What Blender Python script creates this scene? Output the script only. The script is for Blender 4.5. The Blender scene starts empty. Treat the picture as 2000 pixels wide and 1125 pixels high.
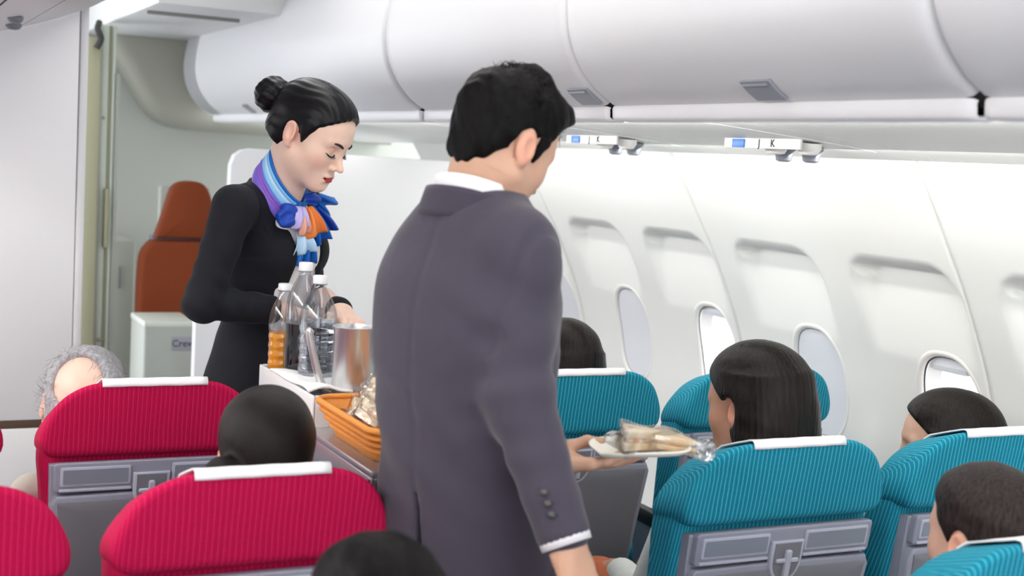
import bpy, bmesh, math, random
import numpy as np
from mathutils import Vector, Matrix
random.seed(7); rng = np.random.default_rng(7)
SC = bpy.context.scene
COL = SC.collection
PI = math.pi
# ------------------------------------------------------------------ camera
cam_d = bpy.data.cameras.new('camera')
cam = bpy.data.objects.new('camera', cam_d); COL.objects.link(cam)
cam_d.sensor_width = 36.0
cam_d.lens = 2600.0 / 2000.0 * 36.0
cam_d.clip_start = 0.05
# aisle direction (world Y) meets the picture at a vanishing point left of the frame
_f = 2600.0
_d = np.array([(-280 - 1000) / _f, -(240 - 562.5) / _f, -1.0]); _d /= np.linalg.norm(_d)
_u = np.array([0.057, 1.0, 0.0]); _u[2] = -(_u[0] * _d[0] + _u[1] * _d[1]) / _d[2]; _u /= np.linalg.norm(_u)
_r = np.cross(_d, _u)
_R = np.stack([_r, _d, _u], 0)          # rows: world axes in camera coordinates
m = Matrix.Identity(4)
for i in range(3):
    for j in range(3):
        m[i][j] = _R[i][j]
m.translation = (0, 0, 1.58)
cam.matrix_world = m
SC.camera = cam
cam_d.dof.use_dof = True
cam_d.dof.focus_distance = 3.15
cam_d.dof.aperture_fstop = 3.4
# ------------------------------------------------------------------ world, exposure
SC.view_settings.view_transform = 'Standard'
SC.view_settings.look = 'None'
SC.view_settings.gamma = 1.0
SC.view_settings.use_curve_mapping = False
SC.view_settings.exposure = 0.70
W = bpy.data.worlds.new('daylight'); SC.world = W; W.use_nodes = True
W.node_tree.nodes['Background'].inputs[0].default_value = (0.93, 0.96, 1.0, 1)
W.node_tree.nodes['Background'].inputs[1].default_value = 2.1
# ------------------------------------------------------------------ lights of the cabin
def area(name, loc, sx, sy, power, rot=(0, 0, 0), col=(1, 1, 1)):
    l = bpy.data.lights.new(name, 'AREA'); l.shape = 'RECTANGLE'; l.size = sx; l.size_y = sy
    l.energy = power; l.color = col
    o = bpy.data.objects.new(name, l); COL.objects.link(o); o.location = loc; o.rotation_euler = rot
    return o
# luminous ceiling strips over both aisles, cove light along the window side
area('aisle_strip_light', (1.08, 1.2, 2.38), 0.40, 6.2, 20, col=(1, 0.985, 0.96))
area('other_aisle_strip_light', (-1.55, 1.2, 2.38), 0.40, 6.2, 120, col=(1, 0.985, 0.96))
area('sidewall_wash_light', (2.17, 2.3, 1.640), 0.03, 5.2, 7, rot=(0, math.radians(-30), 0), col=(1, 1, 0.96))
area('bin_lip_light', (1.65, 2.0, 1.674), 0.03, 6.0, 9, rot=(0, math.radians(-68), 0), col=(1, 1, 0.96))
area('vestibule_light', (1.0, 5.35, 2.2), 0.4, 0.6, 0.8, col=(0.95, 1, 0.9))

# ------------------------------------------------------------------ helpers
def mat(name, col, rough=0.5, metal=0.0, spec=0.5, **kw):
    m = bpy.data.materials.new(name); m.use_nodes = True
    b = m.node_tree.nodes['Principled BSDF']
    b.inputs['Base Color'].default_value = (*col, 1)
    b.inputs['Roughness'].default_value = rough
    b.inputs['Metallic'].default_value = metal
    b.inputs['Specular IOR Level'].default_value = spec
    for k, v in kw.items():
        b.inputs[k.replace('_', ' ')].default_value = v
    return m
def nd(m, t, **kw):
    n = m.node_tree.nodes.new(t)
    for k, v in kw.items(): setattr(n, k, v)
    return n
def lk(m, a, b): m.node_tree.links.new(a, b)
def bsdf(m): return m.node_tree.nodes['Principled BSDF']
def add_noise_bump(m, scale=200, strength=0.1, dist=0.002, coord='Object', detail=3, stretch=None):
    tc = nd(m, 'ShaderNodeTexCoord'); nz = nd(m, 'ShaderNodeTexNoise'); bp = nd(m, 'ShaderNodeBump')
    nz.inputs['Scale'].default_value = scale; nz.inputs['Detail'].default_value = detail
    if stretch:
        mp = nd(m, 'ShaderNodeMapping'); mp.inputs['Scale'].default_value = stretch
        lk(m, tc.outputs[coord], mp.inputs[0]); lk(m, mp.outputs[0], nz.inputs['Vector'])
    else:
        lk(m, tc.outputs[coord], nz.inputs['Vector'])
    bp.inputs['Strength'].default_value = strength; bp.inputs['Distance'].default_value = dist
    lk(m, nz.outputs['Fac'], bp.inputs['Height']); lk(m, bp.outputs[0], bsdf(m).inputs['Normal'])
    return nz
def add_noise_col(m, c1, c2, scale=5, detail=4, stretch=None, lo=0.35, hi=0.65):
    tc = nd(m, 'ShaderNodeTexCoord'); nz = nd(m, 'ShaderNodeTexNoise'); rp = nd(m, 'ShaderNodeValToRGB')
    nz.inputs['Scale'].default_value = scale; nz.inputs['Detail'].default_value = detail
    mp = nd(m, 'ShaderNodeMapping'); mp.inputs['Scale'].default_value = stretch or (1, 1, 1)
    lk(m, tc.outputs['Object'], mp.inputs[0]); lk(m, mp.outputs[0], nz.inputs['Vector'])
    rp.color_ramp.elements[0].position = lo; rp.color_ramp.elements[1].position = hi
    rp.color_ramp.elements[0].color = (*c1, 1); rp.color_ramp.elements[1].color = (*c2, 1)
    lk(m, nz.outputs['Fac'], rp.inputs[0]); lk(m, rp.outputs[0], bsdf(m).inputs['Base Color'])
    return m
def tag(o, label=None, cat=None, group=None, kind=None):
    if label: o['label'] = label
    if cat: o['category'] = cat
    if group: o['group'] = group
    if kind: o['kind'] = kind
    return o
def mk(name, v, f, material, parent=None, smooth=True, origin=None, uv=None):
    """one mesh object; vertices given in the parent's space (or world)"""
    me = bpy.data.meshes.new(name)
    v = np.asarray(v, float)
    if origin is not None: v = v - np.asarray(origin, float)
    me.from_pydata(v.tolist(), [], [tuple(int(i) for i in q) for q in f])
    if uv is not None:
        l = me.uv_layers.new(name='UVMap')
        vi = np.zeros(len(me.loops), int); me.loops.foreach_get('vertex_index', vi)
        l.data.foreach_set('uv', np.asarray(uv, float)[vi].ravel())
    me.validate()
    if smooth: me.polygons.foreach_set('use_smooth', [True] * len(me.polygons))
    if material: me.materials.append(material)
    me.update()
    o = bpy.data.objects.new(name, me); COL.objects.link(o)
    if origin is not None: o.location = origin
    if parent: o.parent = parent
    return o
def bm_obj(name, bm, material, parent=None, smooth=False, origin=None):
    bmesh.ops.recalc_face_normals(bm, faces=bm.faces)
    me = bpy.data.meshes.new(name)
    if origin is not None: bmesh.ops.translate(bm, verts=bm.verts, vec=-Vector(origin))
    bm.to_mesh(me); bm.free()
    if smooth: me.polygons.foreach_set('use_smooth', [True] * len(me.polygons))
    if material: me.materials.append(material)
    o = bpy.data.objects.new(name, me); COL.objects.link(o)
    if origin is not None: o.location = origin
    if parent: o.parent = parent
    return o
def smooth_by_angle(o, deg=35):
    me = o.data
    me.polygons.foreach_set('use_smooth', [True] * len(me.polygons))
    me.set_sharp_from_angle(angle=math.radians(deg))
    return o
def empty(name, loc=(0, 0, 0), rz=0):
    o = bpy.data.objects.new(name, None); COL.objects.link(o); o.empty_display_size = 0.1
    o.location = loc; o.rotation_euler = (0, 0, rz)
    return o
def box_bm(lo, hi, bev=0.0, seg=2, bm=None):
    bm = bm or bmesh.new()
    r = bmesh.ops.create_cube(bm, size=1)
    vs = r['verts']
    for v in vs:
        v.co = Vector([lo[i] + (hi[i] - lo[i]) * (v.co[i] + 0.5) for i in range(3)])
    if bev > 0:
        es = list({e for v in vs for e in v.link_edges})
        bmesh.ops.bevel(bm, geom=es, offset=bev, segments=seg, profile=0.5, affect='EDGES')
    return bm
def box(name, lo, hi, material, parent=None, bev=0.0, seg=2, origin=None):
    return smooth_by_angle(bm_obj(name, box_bm(lo, hi, bev, seg), material, parent, origin=origin), 40)
def catmull(pts, n=12):
    P = np.asarray(pts, float); P = np.vstack([2 * P[0] - P[1], P, 2 * P[-1] - P[-2]])
    out = []
    for i in range(1, len(P) - 2):
        a, b, c, d = P[i - 1:i + 3]
        for t in np.linspace(0, 1, n, endpoint=False):
            out.append(0.5 * (2 * b + (c - a) * t + (2 * a - 5 * b + 4 * c - d) * t * t + (3 * b - a - 3 * c + d) * t ** 3))
    out.append(P[-2]); return np.array(out)
def tube(path, rad, n=10, caps=True):
    """tube along a polyline; rad scalar or list -> verts, faces"""
    P = np.asarray(path, float); k = len(P); r = np.broadcast_to(np.asarray(rad, float), (k,))
    T = np.gradient(P, axis=0); T /= np.linalg.norm(T, axis=1)[:, None] + 1e-12
    ref = np.array([0, 0, 1.0]) if abs(T[0][2]) < 0.9 else np.array([1.0, 0, 0])
    V = []; F = []
    nrm = ref - T[0] * ref.dot(T[0]); nrm /= np.linalg.norm(nrm)
    for i in range(k):
        nrm = nrm - T[i] * nrm.dot(T[i]); nrm /= np.linalg.norm(nrm) + 1e-12
        b = np.cross(T[i], nrm)
        for j in range(n):
            a = 2 * PI * j / n; V.append(P[i] + r[i] * (math.cos(a) * nrm + math.sin(a) * b))
    for i in range(k - 1):
        for j in range(n):
            F.append((i * n + j, i * n + (j + 1) % n, (i + 1) * n + (j + 1) % n, (i + 1) * n + j))
    if caps:
        F.append(tuple(range(n))[::-1]); F.append(tuple((k - 1) * n + j for j in range(n)))
    return V, F
def lathe(prof, n=28, c=(0, 0, 0)):
    V = []; F = []
    for r, z in prof:
        for j in range(n):
            a = 2 * PI * j / n; V.append((c[0] + r * math.cos(a), c[1] + r * math.sin(a), c[2] + z))
    for i in range(len(prof) - 1):
        for j in range(n):
            F.append((i * n + j, i * n + (j + 1) % n, (i + 1) * n + (j + 1) % n, (i + 1) * n + j))
    F.append(tuple(range(n))[::-1]); F.append(tuple((len(prof) - 1) * n + j for j in range(n)))
    return V, F
def merge(*parts):
    V = []; F = []
    for v, f in parts:
        o = len(V); V += [tuple(p) for p in v]; F += [tuple(i + o for i in q) for q in f]
    return V, F
def offset_outline(P, d):
    """inward offset of a closed 2-D outline (counter-clockwise)"""
    P = np.asarray(P, float)
    t = np.roll(P, -1, 0) - np.roll(P, 1, 0); t /= np.linalg.norm(t, axis=1)[:, None] + 1e-12
    nrm = np.stack([-t[:, 1], t[:, 0]], 1)
    return P + nrm * d
def extrude_outline(P, y0, y1, r0=0.0, r1=0.0, seg=5, crown0=0.0, crown1=0.0, map3=None, rings=2):
    """closed outline in (x,z), counter-clockwise seen from -Y, extruded from y0 to y1 with rounded rims"""
    P = np.asarray(P, float); n = len(P); R = []
    if r0 > 0:
        for k in range(seg):
            a = PI / 2 * k / seg; R.append((y0 + r0 * (1 - math.sin(a)), r0 * (1 - math.cos(PI / 2 - a))))
        R = [(y0 + r0 * (1 - math.cos(a)), r0 * (1 - math.sin(a))) for a in [PI / 2 * k / seg for k in range(seg)]]
    R.append((y0 + r0, 0.0)); R.append((y1 - r1, 0.0))
    if r1 > 0:
        R += [(y1 - r1 * (1 - math.cos(a)), r1 * (1 - math.sin(a))) for a in [PI / 2 * k / seg for k in range(seg)]][::-1]
    V = []; F = []
    for y, ins in R:
        Q = offset_outline(P, ins)
        for x, z in Q: V.append((x, y, z))
    for i in range(len(R) - 1):
        for j in range(n):
            F.append((i * n + j, i * n + (j + 1) % n, (i + 1) * n + (j + 1) % n, (i + 1) * n + j))
    # crowned caps made of shrinking rings
    for end, (yy, cr, sgn) in enumerate(((R[0][0], crown0, -1), (R[-1][0], crown1, 1))):
        base = 0 if end == 0 else (len(R) - 1) * n
        prev = [base + j for j in range(n)]
        Q = np.array([(V[i][0], V[i][2]) for i in prev]); c = Q.mean(0)
        for k in range(1, rings + 1):
            t = k / (rings + 1.0); s = 1 - t
            cur = []
            for q in Q:
                p = c + (q - c) * s; cur.append(len(V)); V.append((p[0], yy + sgn * cr * (1 - s * s), p[1]))
            for j in range(n):
                q4 = (prev[j], prev[(j + 1) % n], cur[(j + 1) % n], cur[j])
                F.append(q4[::-1] if end == 0 else q4)
            prev = cur
        ci = len(V); V.append((c[0], yy + sgn * cr, c[1]))
        for j in range(n):
            t3 = (prev[j], prev[(j + 1) % n], ci)
            F.append(t3[::-1] if end == 0 else t3)
    if map3: V = [map3(*p) for p in V]
    return V, F
def resample(P, n=64):
    P = np.asarray(P, float); Q = np.vstack([P, P[:1]]); d = np.r_[0, np.cumsum(np.linalg.norm(np.diff(Q, axis=0), axis=1))]
    t = np.linspace(0, d[-1], n, endpoint=False)
    return np.stack([np.interp(t, d, Q[:, 0]), np.interp(t, d, Q[:, 1])], 1)
def rrect(x0, x1, z0, z1, r, seg=5):
    out = []
    for cx, cz, a0 in ((x1 - r, z1 - r, 0), (x0 + r, z1 - r, 90), (x0 + r, z0 + r, 180), (x1 - r, z0 + r, 270)):
        for k in range(seg + 1):
            a = math.radians(a0 + 90 * k / seg); out.append((cx + r * math.cos(a), cz + r * math.sin(a)))
    return np.array(out)
def superell(a, b, p=2.6, n=48, c=(0, 0)):
    t = np.linspace(0, 2 * PI, n, endpoint=False)
    return np.stack([c[0] + a * np.sign(np.cos(t)) * np.abs(np.cos(t)) ** (2 / p), c[1] + b * np.sign(np.sin(t)) * np.abs(np.sin(t)) ** (2 / p)], 1)
def text(name, body, size, loc, rot, material, parent=None, ext=0.0006, align='CENTER'):
    c = bpy.data.curves.new(name, 'FONT'); c.body = body; c.size = size; c.extrude = ext
    c.align_x = align; c.align_y = 'CENTER'
    o = bpy.data.objects.new(name, c); COL.objects.link(o)
    dg = bpy.context.evaluated_depsgraph_get()
    me = bpy.data.meshes.new_from_object(o.evaluated_get(dg)); bpy.data.objects.remove(o)
    o = bpy.data.objects.new(name, me); COL.objects.link(o); me.materials.clear(); me.materials.append(material)
    o.location = loc; o.rotation_euler = rot
    if parent: o.parent = parent
    return o
def copy_tree(o, parent=None):
    c = o.copy(); COL.objects.link(c); c.parent = parent
    for ch in list(o.children): copy_tree(ch, c)
    return c
# ================================================================== materials of the setting
M = {}
M['panel'] = mat('sidewall plastic', (0.80, 0.795, 0.765), 0.45)
add_noise_bump(M['panel'], 600, 0.04, 0.0005)
M['bin'] = mat('bin plastic', (0.73, 0.73, 0.745), 0.38)
M['bin_lip'] = mat('bin lip plastic', (0.93, 0.92, 0.94), 0.3)
M['soffit'] = mat('service panel plastic', (0.74, 0.74, 0.72), 0.45)
M['latch'] = mat('grey latch', (0.33, 0.34, 0.38), 0.35)
M['gap'] = mat('dark joint', (0.06, 0.06, 0.055), 0.8)
M['joint'] = mat('grey joint', (0.25, 0.25, 0.23), 0.8)
M['partition'] = mat('partition laminate', (0.90, 0.90, 0.91), 0.4)
M['vest'] = mat('vestibule laminate', (0.42, 0.44, 0.39), 0.5)
M['cove'] = mat('vestibule cove plastic', (0.33, 0.33, 0.275), 0.55)
M['column'] = mat('door column olive plastic', (0.43, 0.42, 0.27), 0.45)
M['doorlight'] = mat('door post pale plastic', (0.66, 0.71, 0.62), 0.4)
M['strip'] = mat('brown edge strip', (0.12, 0.075, 0.05), 0.5)
M['carpet'] = mat('aisle carpet', (0.06, 0.065, 0.10), 0.95); add_noise_col(M['carpet'], (0.045, 0.05, 0.08), (0.09, 0.09, 0.14), 300)
M['ceil'] = mat('ceiling plastic', (0.74, 0.74, 0.73), 0.5)
M['shade'] = mat('window shade plastic', (0.74, 0.745, 0.79), 0.4)
M['bezel'] = mat('window bezel', (0.82, 0.79, 0.755), 0.4)
M['darkmetal'] = mat('dark trim', (0.05, 0.05, 0.055), 0.4)
M['orange'] = mat('orange jump seat fabric', (0.22, 0.037, 0.003), 0.85); add_noise_bump(M['orange'], 700, 0.25, 0.001)
M['steel'] = mat('steel', (0.62, 0.63, 0.64), 0.25, 1.0)
M['ink'] = mat('dark print', (0.03, 0.03, 0.035), 0.6)
M['blueicon'] = mat('blue icon', (0.05, 0.2, 0.65), 0.4)
M['knob'] = mat('grey knob', (0.22, 0.23, 0.27), 0.35)
g = bpy.data.materials.new('window pane'); g.use_nodes = True
nt = g.node_tree; nt.nodes.remove(nt.nodes['Principled BSDF'])
tr = nt.nodes.new('ShaderNodeBsdfTransparent'); gl = nt.nodes.new('ShaderNodeBsdfGlossy'); mx = nt.nodes.new('ShaderNodeMixShader')
gl.inputs['Roughness'].default_value = 0.03; mx.inputs[0].default_value = 0.05
tr.inputs[0].default_value = (0.96, 0.98, 1, 1)
nt.links.new(tr.outputs[0], mx.inputs[1]); nt.links.new(gl.outputs[0], mx.inputs[2]); nt.links.new(mx.outputs[0], nt.nodes['Material Output'].inputs[0])
M['pane'] = g

# ================================================================== the setting
def struct(o): o['kind'] = 'structure'; return o
struct(box('floor', (-2.9, -3.0, -0.06), (2.9, 7.2, 0.0), M['carpet']))
# ---- right sidewall -------------------------------------------------------
WP = catmull([(2.60, 0.0), (2.675, 0.40), (2.685, 0.80), (2.645, 1.03), (2.535, 1.275), (2.42, 1.47), (2.325, 1.625), (2.30, 1.665)], 10)
def wall_x(z): return np.interp(z, WP[:, 1], WP[:, 0])
def recess_x(z): return np.maximum(wall_x(z), 2.668 - np.maximum(z - 0.90, 0) * 0.245)
SEAMS = [-1.90, -0.80, 0.30, 1.40, 2.50, 3.60, 4.70, 5.80]
WIN = [(s + 0.15, s + 0.70) for s in SEAMS[:-1]]
ZC = 0.955
wa, wb = 0.112, 0.168
def sstep(a, b, x):
    t = np.clip((x - a) / (b - a), 0, 1); return t * t * (3 - 2 * t)
wall_root = struct(empty('wall_right', (2.6, 2.0, 0)))
def make_panel(y0, y1, wins):
    ys = np.linspace(y0 + 0.004, y1 - 0.004, 96)
    zs = np.concatenate([np.linspace(0, 0.66, 8, endpoint=False), np.linspace(0.66, 1.45, 74), np.linspace(1.45, 1.665, 9)[1:]])
    Yg, Zg = np.meshgrid(ys, zs)
    nr, nc = Yg.shape
    drop = np.zeros((nr - 1, nc - 1), bool)
    for wy in wins:      # window openings: faces dropped, rim vertices snapped onto the outline
        A, B = wa + 0.010, wb + 0.010
        r = (np.abs((Yg - wy) / A) ** 2.6 + np.abs((Zg - ZC) / B) ** 2.6) ** (1 / 2.6)
        rc_ = (r[:-1, :-1] + r[1:, :-1] + r[:-1, 1:] + r[1:, 1:]) / 4
        dr = rc_ < 1; drop |= dr
        any_d = np.zeros((nr, nc), bool); any_k = np.zeros((nr, nc), bool)
        for di in (0, 1):
            for dj in (0, 1):
                any_d[di:nr - 1 + di, dj:nc - 1 + dj] |= dr; any_k[di:nr - 1 + di, dj:nc - 1 + dj] |= ~dr
        rim = any_d & any_k
        Yg = np.where(rim, wy + (Yg - wy) / np.maximum(r, 1e-6), Yg); Zg = np.where(rim, ZC + (Zg - ZC) / np.maximum(r, 1e-6), Zg)
    X = wall_x(Zg)
    dep = np.zeros_like(X)
    for wy in wins:
        c = wy + 0.075; hw = 0.215; zt = 1.372; zb = 0.4; r = 0.10
        qx = np.abs(Yg - c) - hw + r; qz = np.maximum(Zg - zt, zb - Zg) + r
        sd = np.minimum(np.maximum(qx, qz), 0) + np.hypot(np.maximum(qx, 0), np.maximum(qz, 0)) - r
        wdt = np.where(Yg > c, 0.05, 0.04)
        mk_ = sstep(0.0, 1.0, -sd / np.where(qz > qx, 0.022, wdt))
        dep = np.maximum(dep, mk_ * (recess_x(Zg) - X))
    X = X + dep
    V = np.stack([X, Yg, Zg], -1)
    F = []
    for i in range(nr - 1):
        for j in range(nc - 1):
            if drop[i, j]: continue
            a = i * nc + j; F.append((a, a + nc, a + nc + 1, a + 1))
    # edge returns so that the joints are real slots
    V = V.reshape(-1, 3); nv = len(V)
    ex = []
    for col in (0, nc - 1):
        ids = [i * nc + col for i in range(nr)]
        base = nv + len(ex)
        for i in ids: ex.append(V[i] + np.array([0.02, 0, 0]))
        for k in range(nr - 1):
            q = (ids[k], ids[k + 1], base + k + 1, base + k); F.append(q if col == nc - 1 else q[::-1])
    V = np.vstack([V, np.array(ex)])
    o = mk('panel', V, F, M['panel'], wall_root); o.matrix_parent_inverse = wall_root.matrix_world.inverted()
    o.location = (-2.6, -2.0, 0)
    return o
wall_root.location = (2.6, 2.0, 0)
for s0, s1, w in zip(SEAMS[:-1], SEAMS[1:], WIN):
    make_panel(s0, s1, w)
for o in wall_root.children:
    o.matrix_parent_inverse = Matrix.Identity(4)
# dark liner behind the joints
V = []; F = []
zz = np.linspace(0.0, 1.66, 40)
for i, z in enumerate(zz):
    for s in SEAMS[1:-1]:
        pass
k = 0
for s in SEAMS[1:-1]:
    for z in zz:
        x = wall_x(z) + 0.014
        V += [(x - 2.6, s - 0.012 - 2.0, z), (x - 2.6, s + 0.012 - 2.0, z)]
    for i in range(len(zz) - 1):
        a = k + 2 * i; F.append((a, a + 1, a + 3, a + 2))
    k += 2 * len(zz)
mk('joint_liner', V, F, M['joint'], wall_root)
# windows
tiltw = math.atan2(0.14, 1.0)
def make_window(n, wy, shade):
    x0 = float(recess_x(np.array(ZC)))
    root = struct(empty('window_%d' % n, (x0, wy, ZC)))
    def fr(u, d, w):   # u along -Y.. (picture right), w up, d outwards
        return (d + float(recess_x(np.array(ZC + w))) - x0, u, w)
    def ring(rings, material, name, close=False):
        V = []; F = []; n_ = 56
        for (a, b, d) in rings:
            for (u, w) in superell(a, b, 2.6, n_): V.append(fr(u, d, w))
        for i in range(len(rings) - 1):
            for j in range(n_):
                F.append((i * n_ + j, i * n_ + (j + 1) % n_, (i + 1) * n_ + (j + 1) % n_, (i + 1) * n_ + j))
        if close:
            F.append(tuple((len(rings) - 1) * n_ + j for j in range(n_)))
        return mk(name, V, F, material, root)
    ring([(wa + 0.018, wb + 0.018, 0.004), (wa + 0.014, wb + 0.014, -0.001), (wa + 0.005, wb + 0.005, -0.0015), (wa, wb, 0.003), (wa - 0.002, wb - 0.002, 0.008)], M['bezel'], 'frame')
    ring([(wa - 0.001, wb - 0.001, 0.007), (wa - 0.005, wb - 0.005, 0.012)], M['gap'], 'seal')
    ring([(wa - 0.004, wb - 0.004, 0.014), (wa - 0.016, wb - 0.016, 0.045), (wa - 0.02, wb - 0.02, 0.052)], M['bezel'], 'reveal')
    ring([(wa - 0.018, wb - 0.018, 0.055)], M['pane'], 'pane', True)
    # sliding shade: covers the top part of the opening down to fraction `shade`
    zlow = wb - 2 * wb * shade
    P = superell(wa - 0.004, wb - 0.004, 2.6, 72)
    P[:, 1] = np.maximum(P[:, 1], zlow)
    V, F = extrude_outline(P, 0.0, 0.004)
    V = [fr(x, (0.009 if shade >= 1 else 0.022) + y, z) for x, y, z in V]
    o = mk('shade', V, F, M['shade'], root, smooth=False)
    if shade < 1:
        V, F = extrude_outline(rrect(-wa * 0.55, wa * 0.55, zlow - 0.001, zlow + 0.014, 0.004, 3), 0.014, 0.022)
        V = [fr(x, y, z) for x, y, z in V]; mk('shade_grip', V, F, M['shade'], root, smooth=False)
    return root
k = 1
SH = {2.65: 0.13, 3.20: 1.0, 3.75: 0.10, 4.30: 1.0, 4.85: 1.0, 5.40: 1.0, 2.10: 1.0, 1.55: 0.15}
for w in WIN:
    for y in w:
        make_window(k, y, SH.get(round(y, 2), 0.9)); k += 1
# ---- underside above the window seats (soffit) and ceiling -----------------
BIN_Y = [-2.97, -1.84, -0.71, 0.42, 1.55, 2.68, 3.82, 6.62]
def sweep_y(prof, y0, y1, n=2):
    V = []; F = []; k = len(prof)
    for y in np.linspace(y0, y1, n):
        for x, z in prof: V.append((x, y, z))
    for i in range(n - 1):
        for j in range(k - 1):
            a = i * k + j; F.append((a, a + 1, a + k + 1, a + k))
    return V, F
sof = catmull([(1.60, 1.693), (1.75, 1.690), (2.0, 1.672), (2.2, 1.655), (2.285, 1.642), (2.32, 1.634), (2.36, 1.632)], 6)
root = struct(empty('trim_1', (1.9, 2.0, 1.66)))
bounds = [-2.97, -1.84, -0.71, 0.42, 1.55, 2.42, 3.28, 4.14, 5.0, 6.60]
for a, b in zip(bounds[:-1], bounds[1:]):
    V, F = sweep_y(sof, a + 0.003, b - 0.003, 2)
    V2 = [(x, y, z + 0.012) for x, y, z in V]; n0 = len(V)
    k_ = len(sof)
    rim = [tuple(q) for q in F] + [tuple(i + n0 for i in q[::-1]) for q in F]
    for j in range(k_ - 1):
        rim.append((j, j + 1, n0 + j + 1, n0 + j)[::-1]); rim.append((k_ + j, k_ + j + 1, n0 + k_ + j + 1, n0 + k_ + j))
    o = mk('panel', [(x - 1.9, y - 2.0, z - 1.66) for x, y, z in V + V2], rim, M['soffit'], root)
    smooth_by_angle(o, 40)
V, F = sweep_y(sof + np.array([0, 0.010]), -2.97, 6.60, 2)
mk('joint_liner', [(x - 1.9, y - 2.0, z - 1.66) for x, y, z in V], F, M['gap'], root)
# ---- overhead bins, window side --------------------------------------------
DOOR = catmull([(1.66, 2.42), (1.545, 2.28), (1.455, 2.13), (1.42, 1.98), (1.424, 1.88), (1.455, 1.805), (1.505, 1.748), (1.553, 1.717)], 7)
def normals2(P):
    t = np.gradient(P, axis=0); t /= np.linalg.norm(t, axis=1)[:, None]; return np.stack([-t[:, 1], t[:, 0]], 1)
DN = normals2(DOOR)        # points to the +X / inside
DNi = DN if DN[len(DN) // 2][0] > 0 else -DN
def door_pt(y, s, off=0.0):
    """s in 0..1 along door from lower edge up, off outwards to the aisle"""
    k = (1 - s) * (len(DOOR) - 1); x = np.interp(k, range(len(DOOR)), DOOR[:, 0]); z = np.interp(k, range(len(DOOR)), DOOR[:, 1])
    nx = np.interp(k, range(len(DOOR)), DNi[:, 0]); nz = np.interp(k, range(len(DOOR)), DNi[:, 1])
    return np.array([x - nx * off, y, z - nz * off])
BINLAB = {1.55: 'overhead bin above the two nearer teal seats, grey square latch', 2.68: 'overhead bin above the aisle behind the suited man\'s head',
          3.82: 'farthest overhead bin with rounded end, behind the uniformed woman\'s head',
          0.42: 'overhead bin cut by the right picture edge, nearest in view'}
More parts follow.
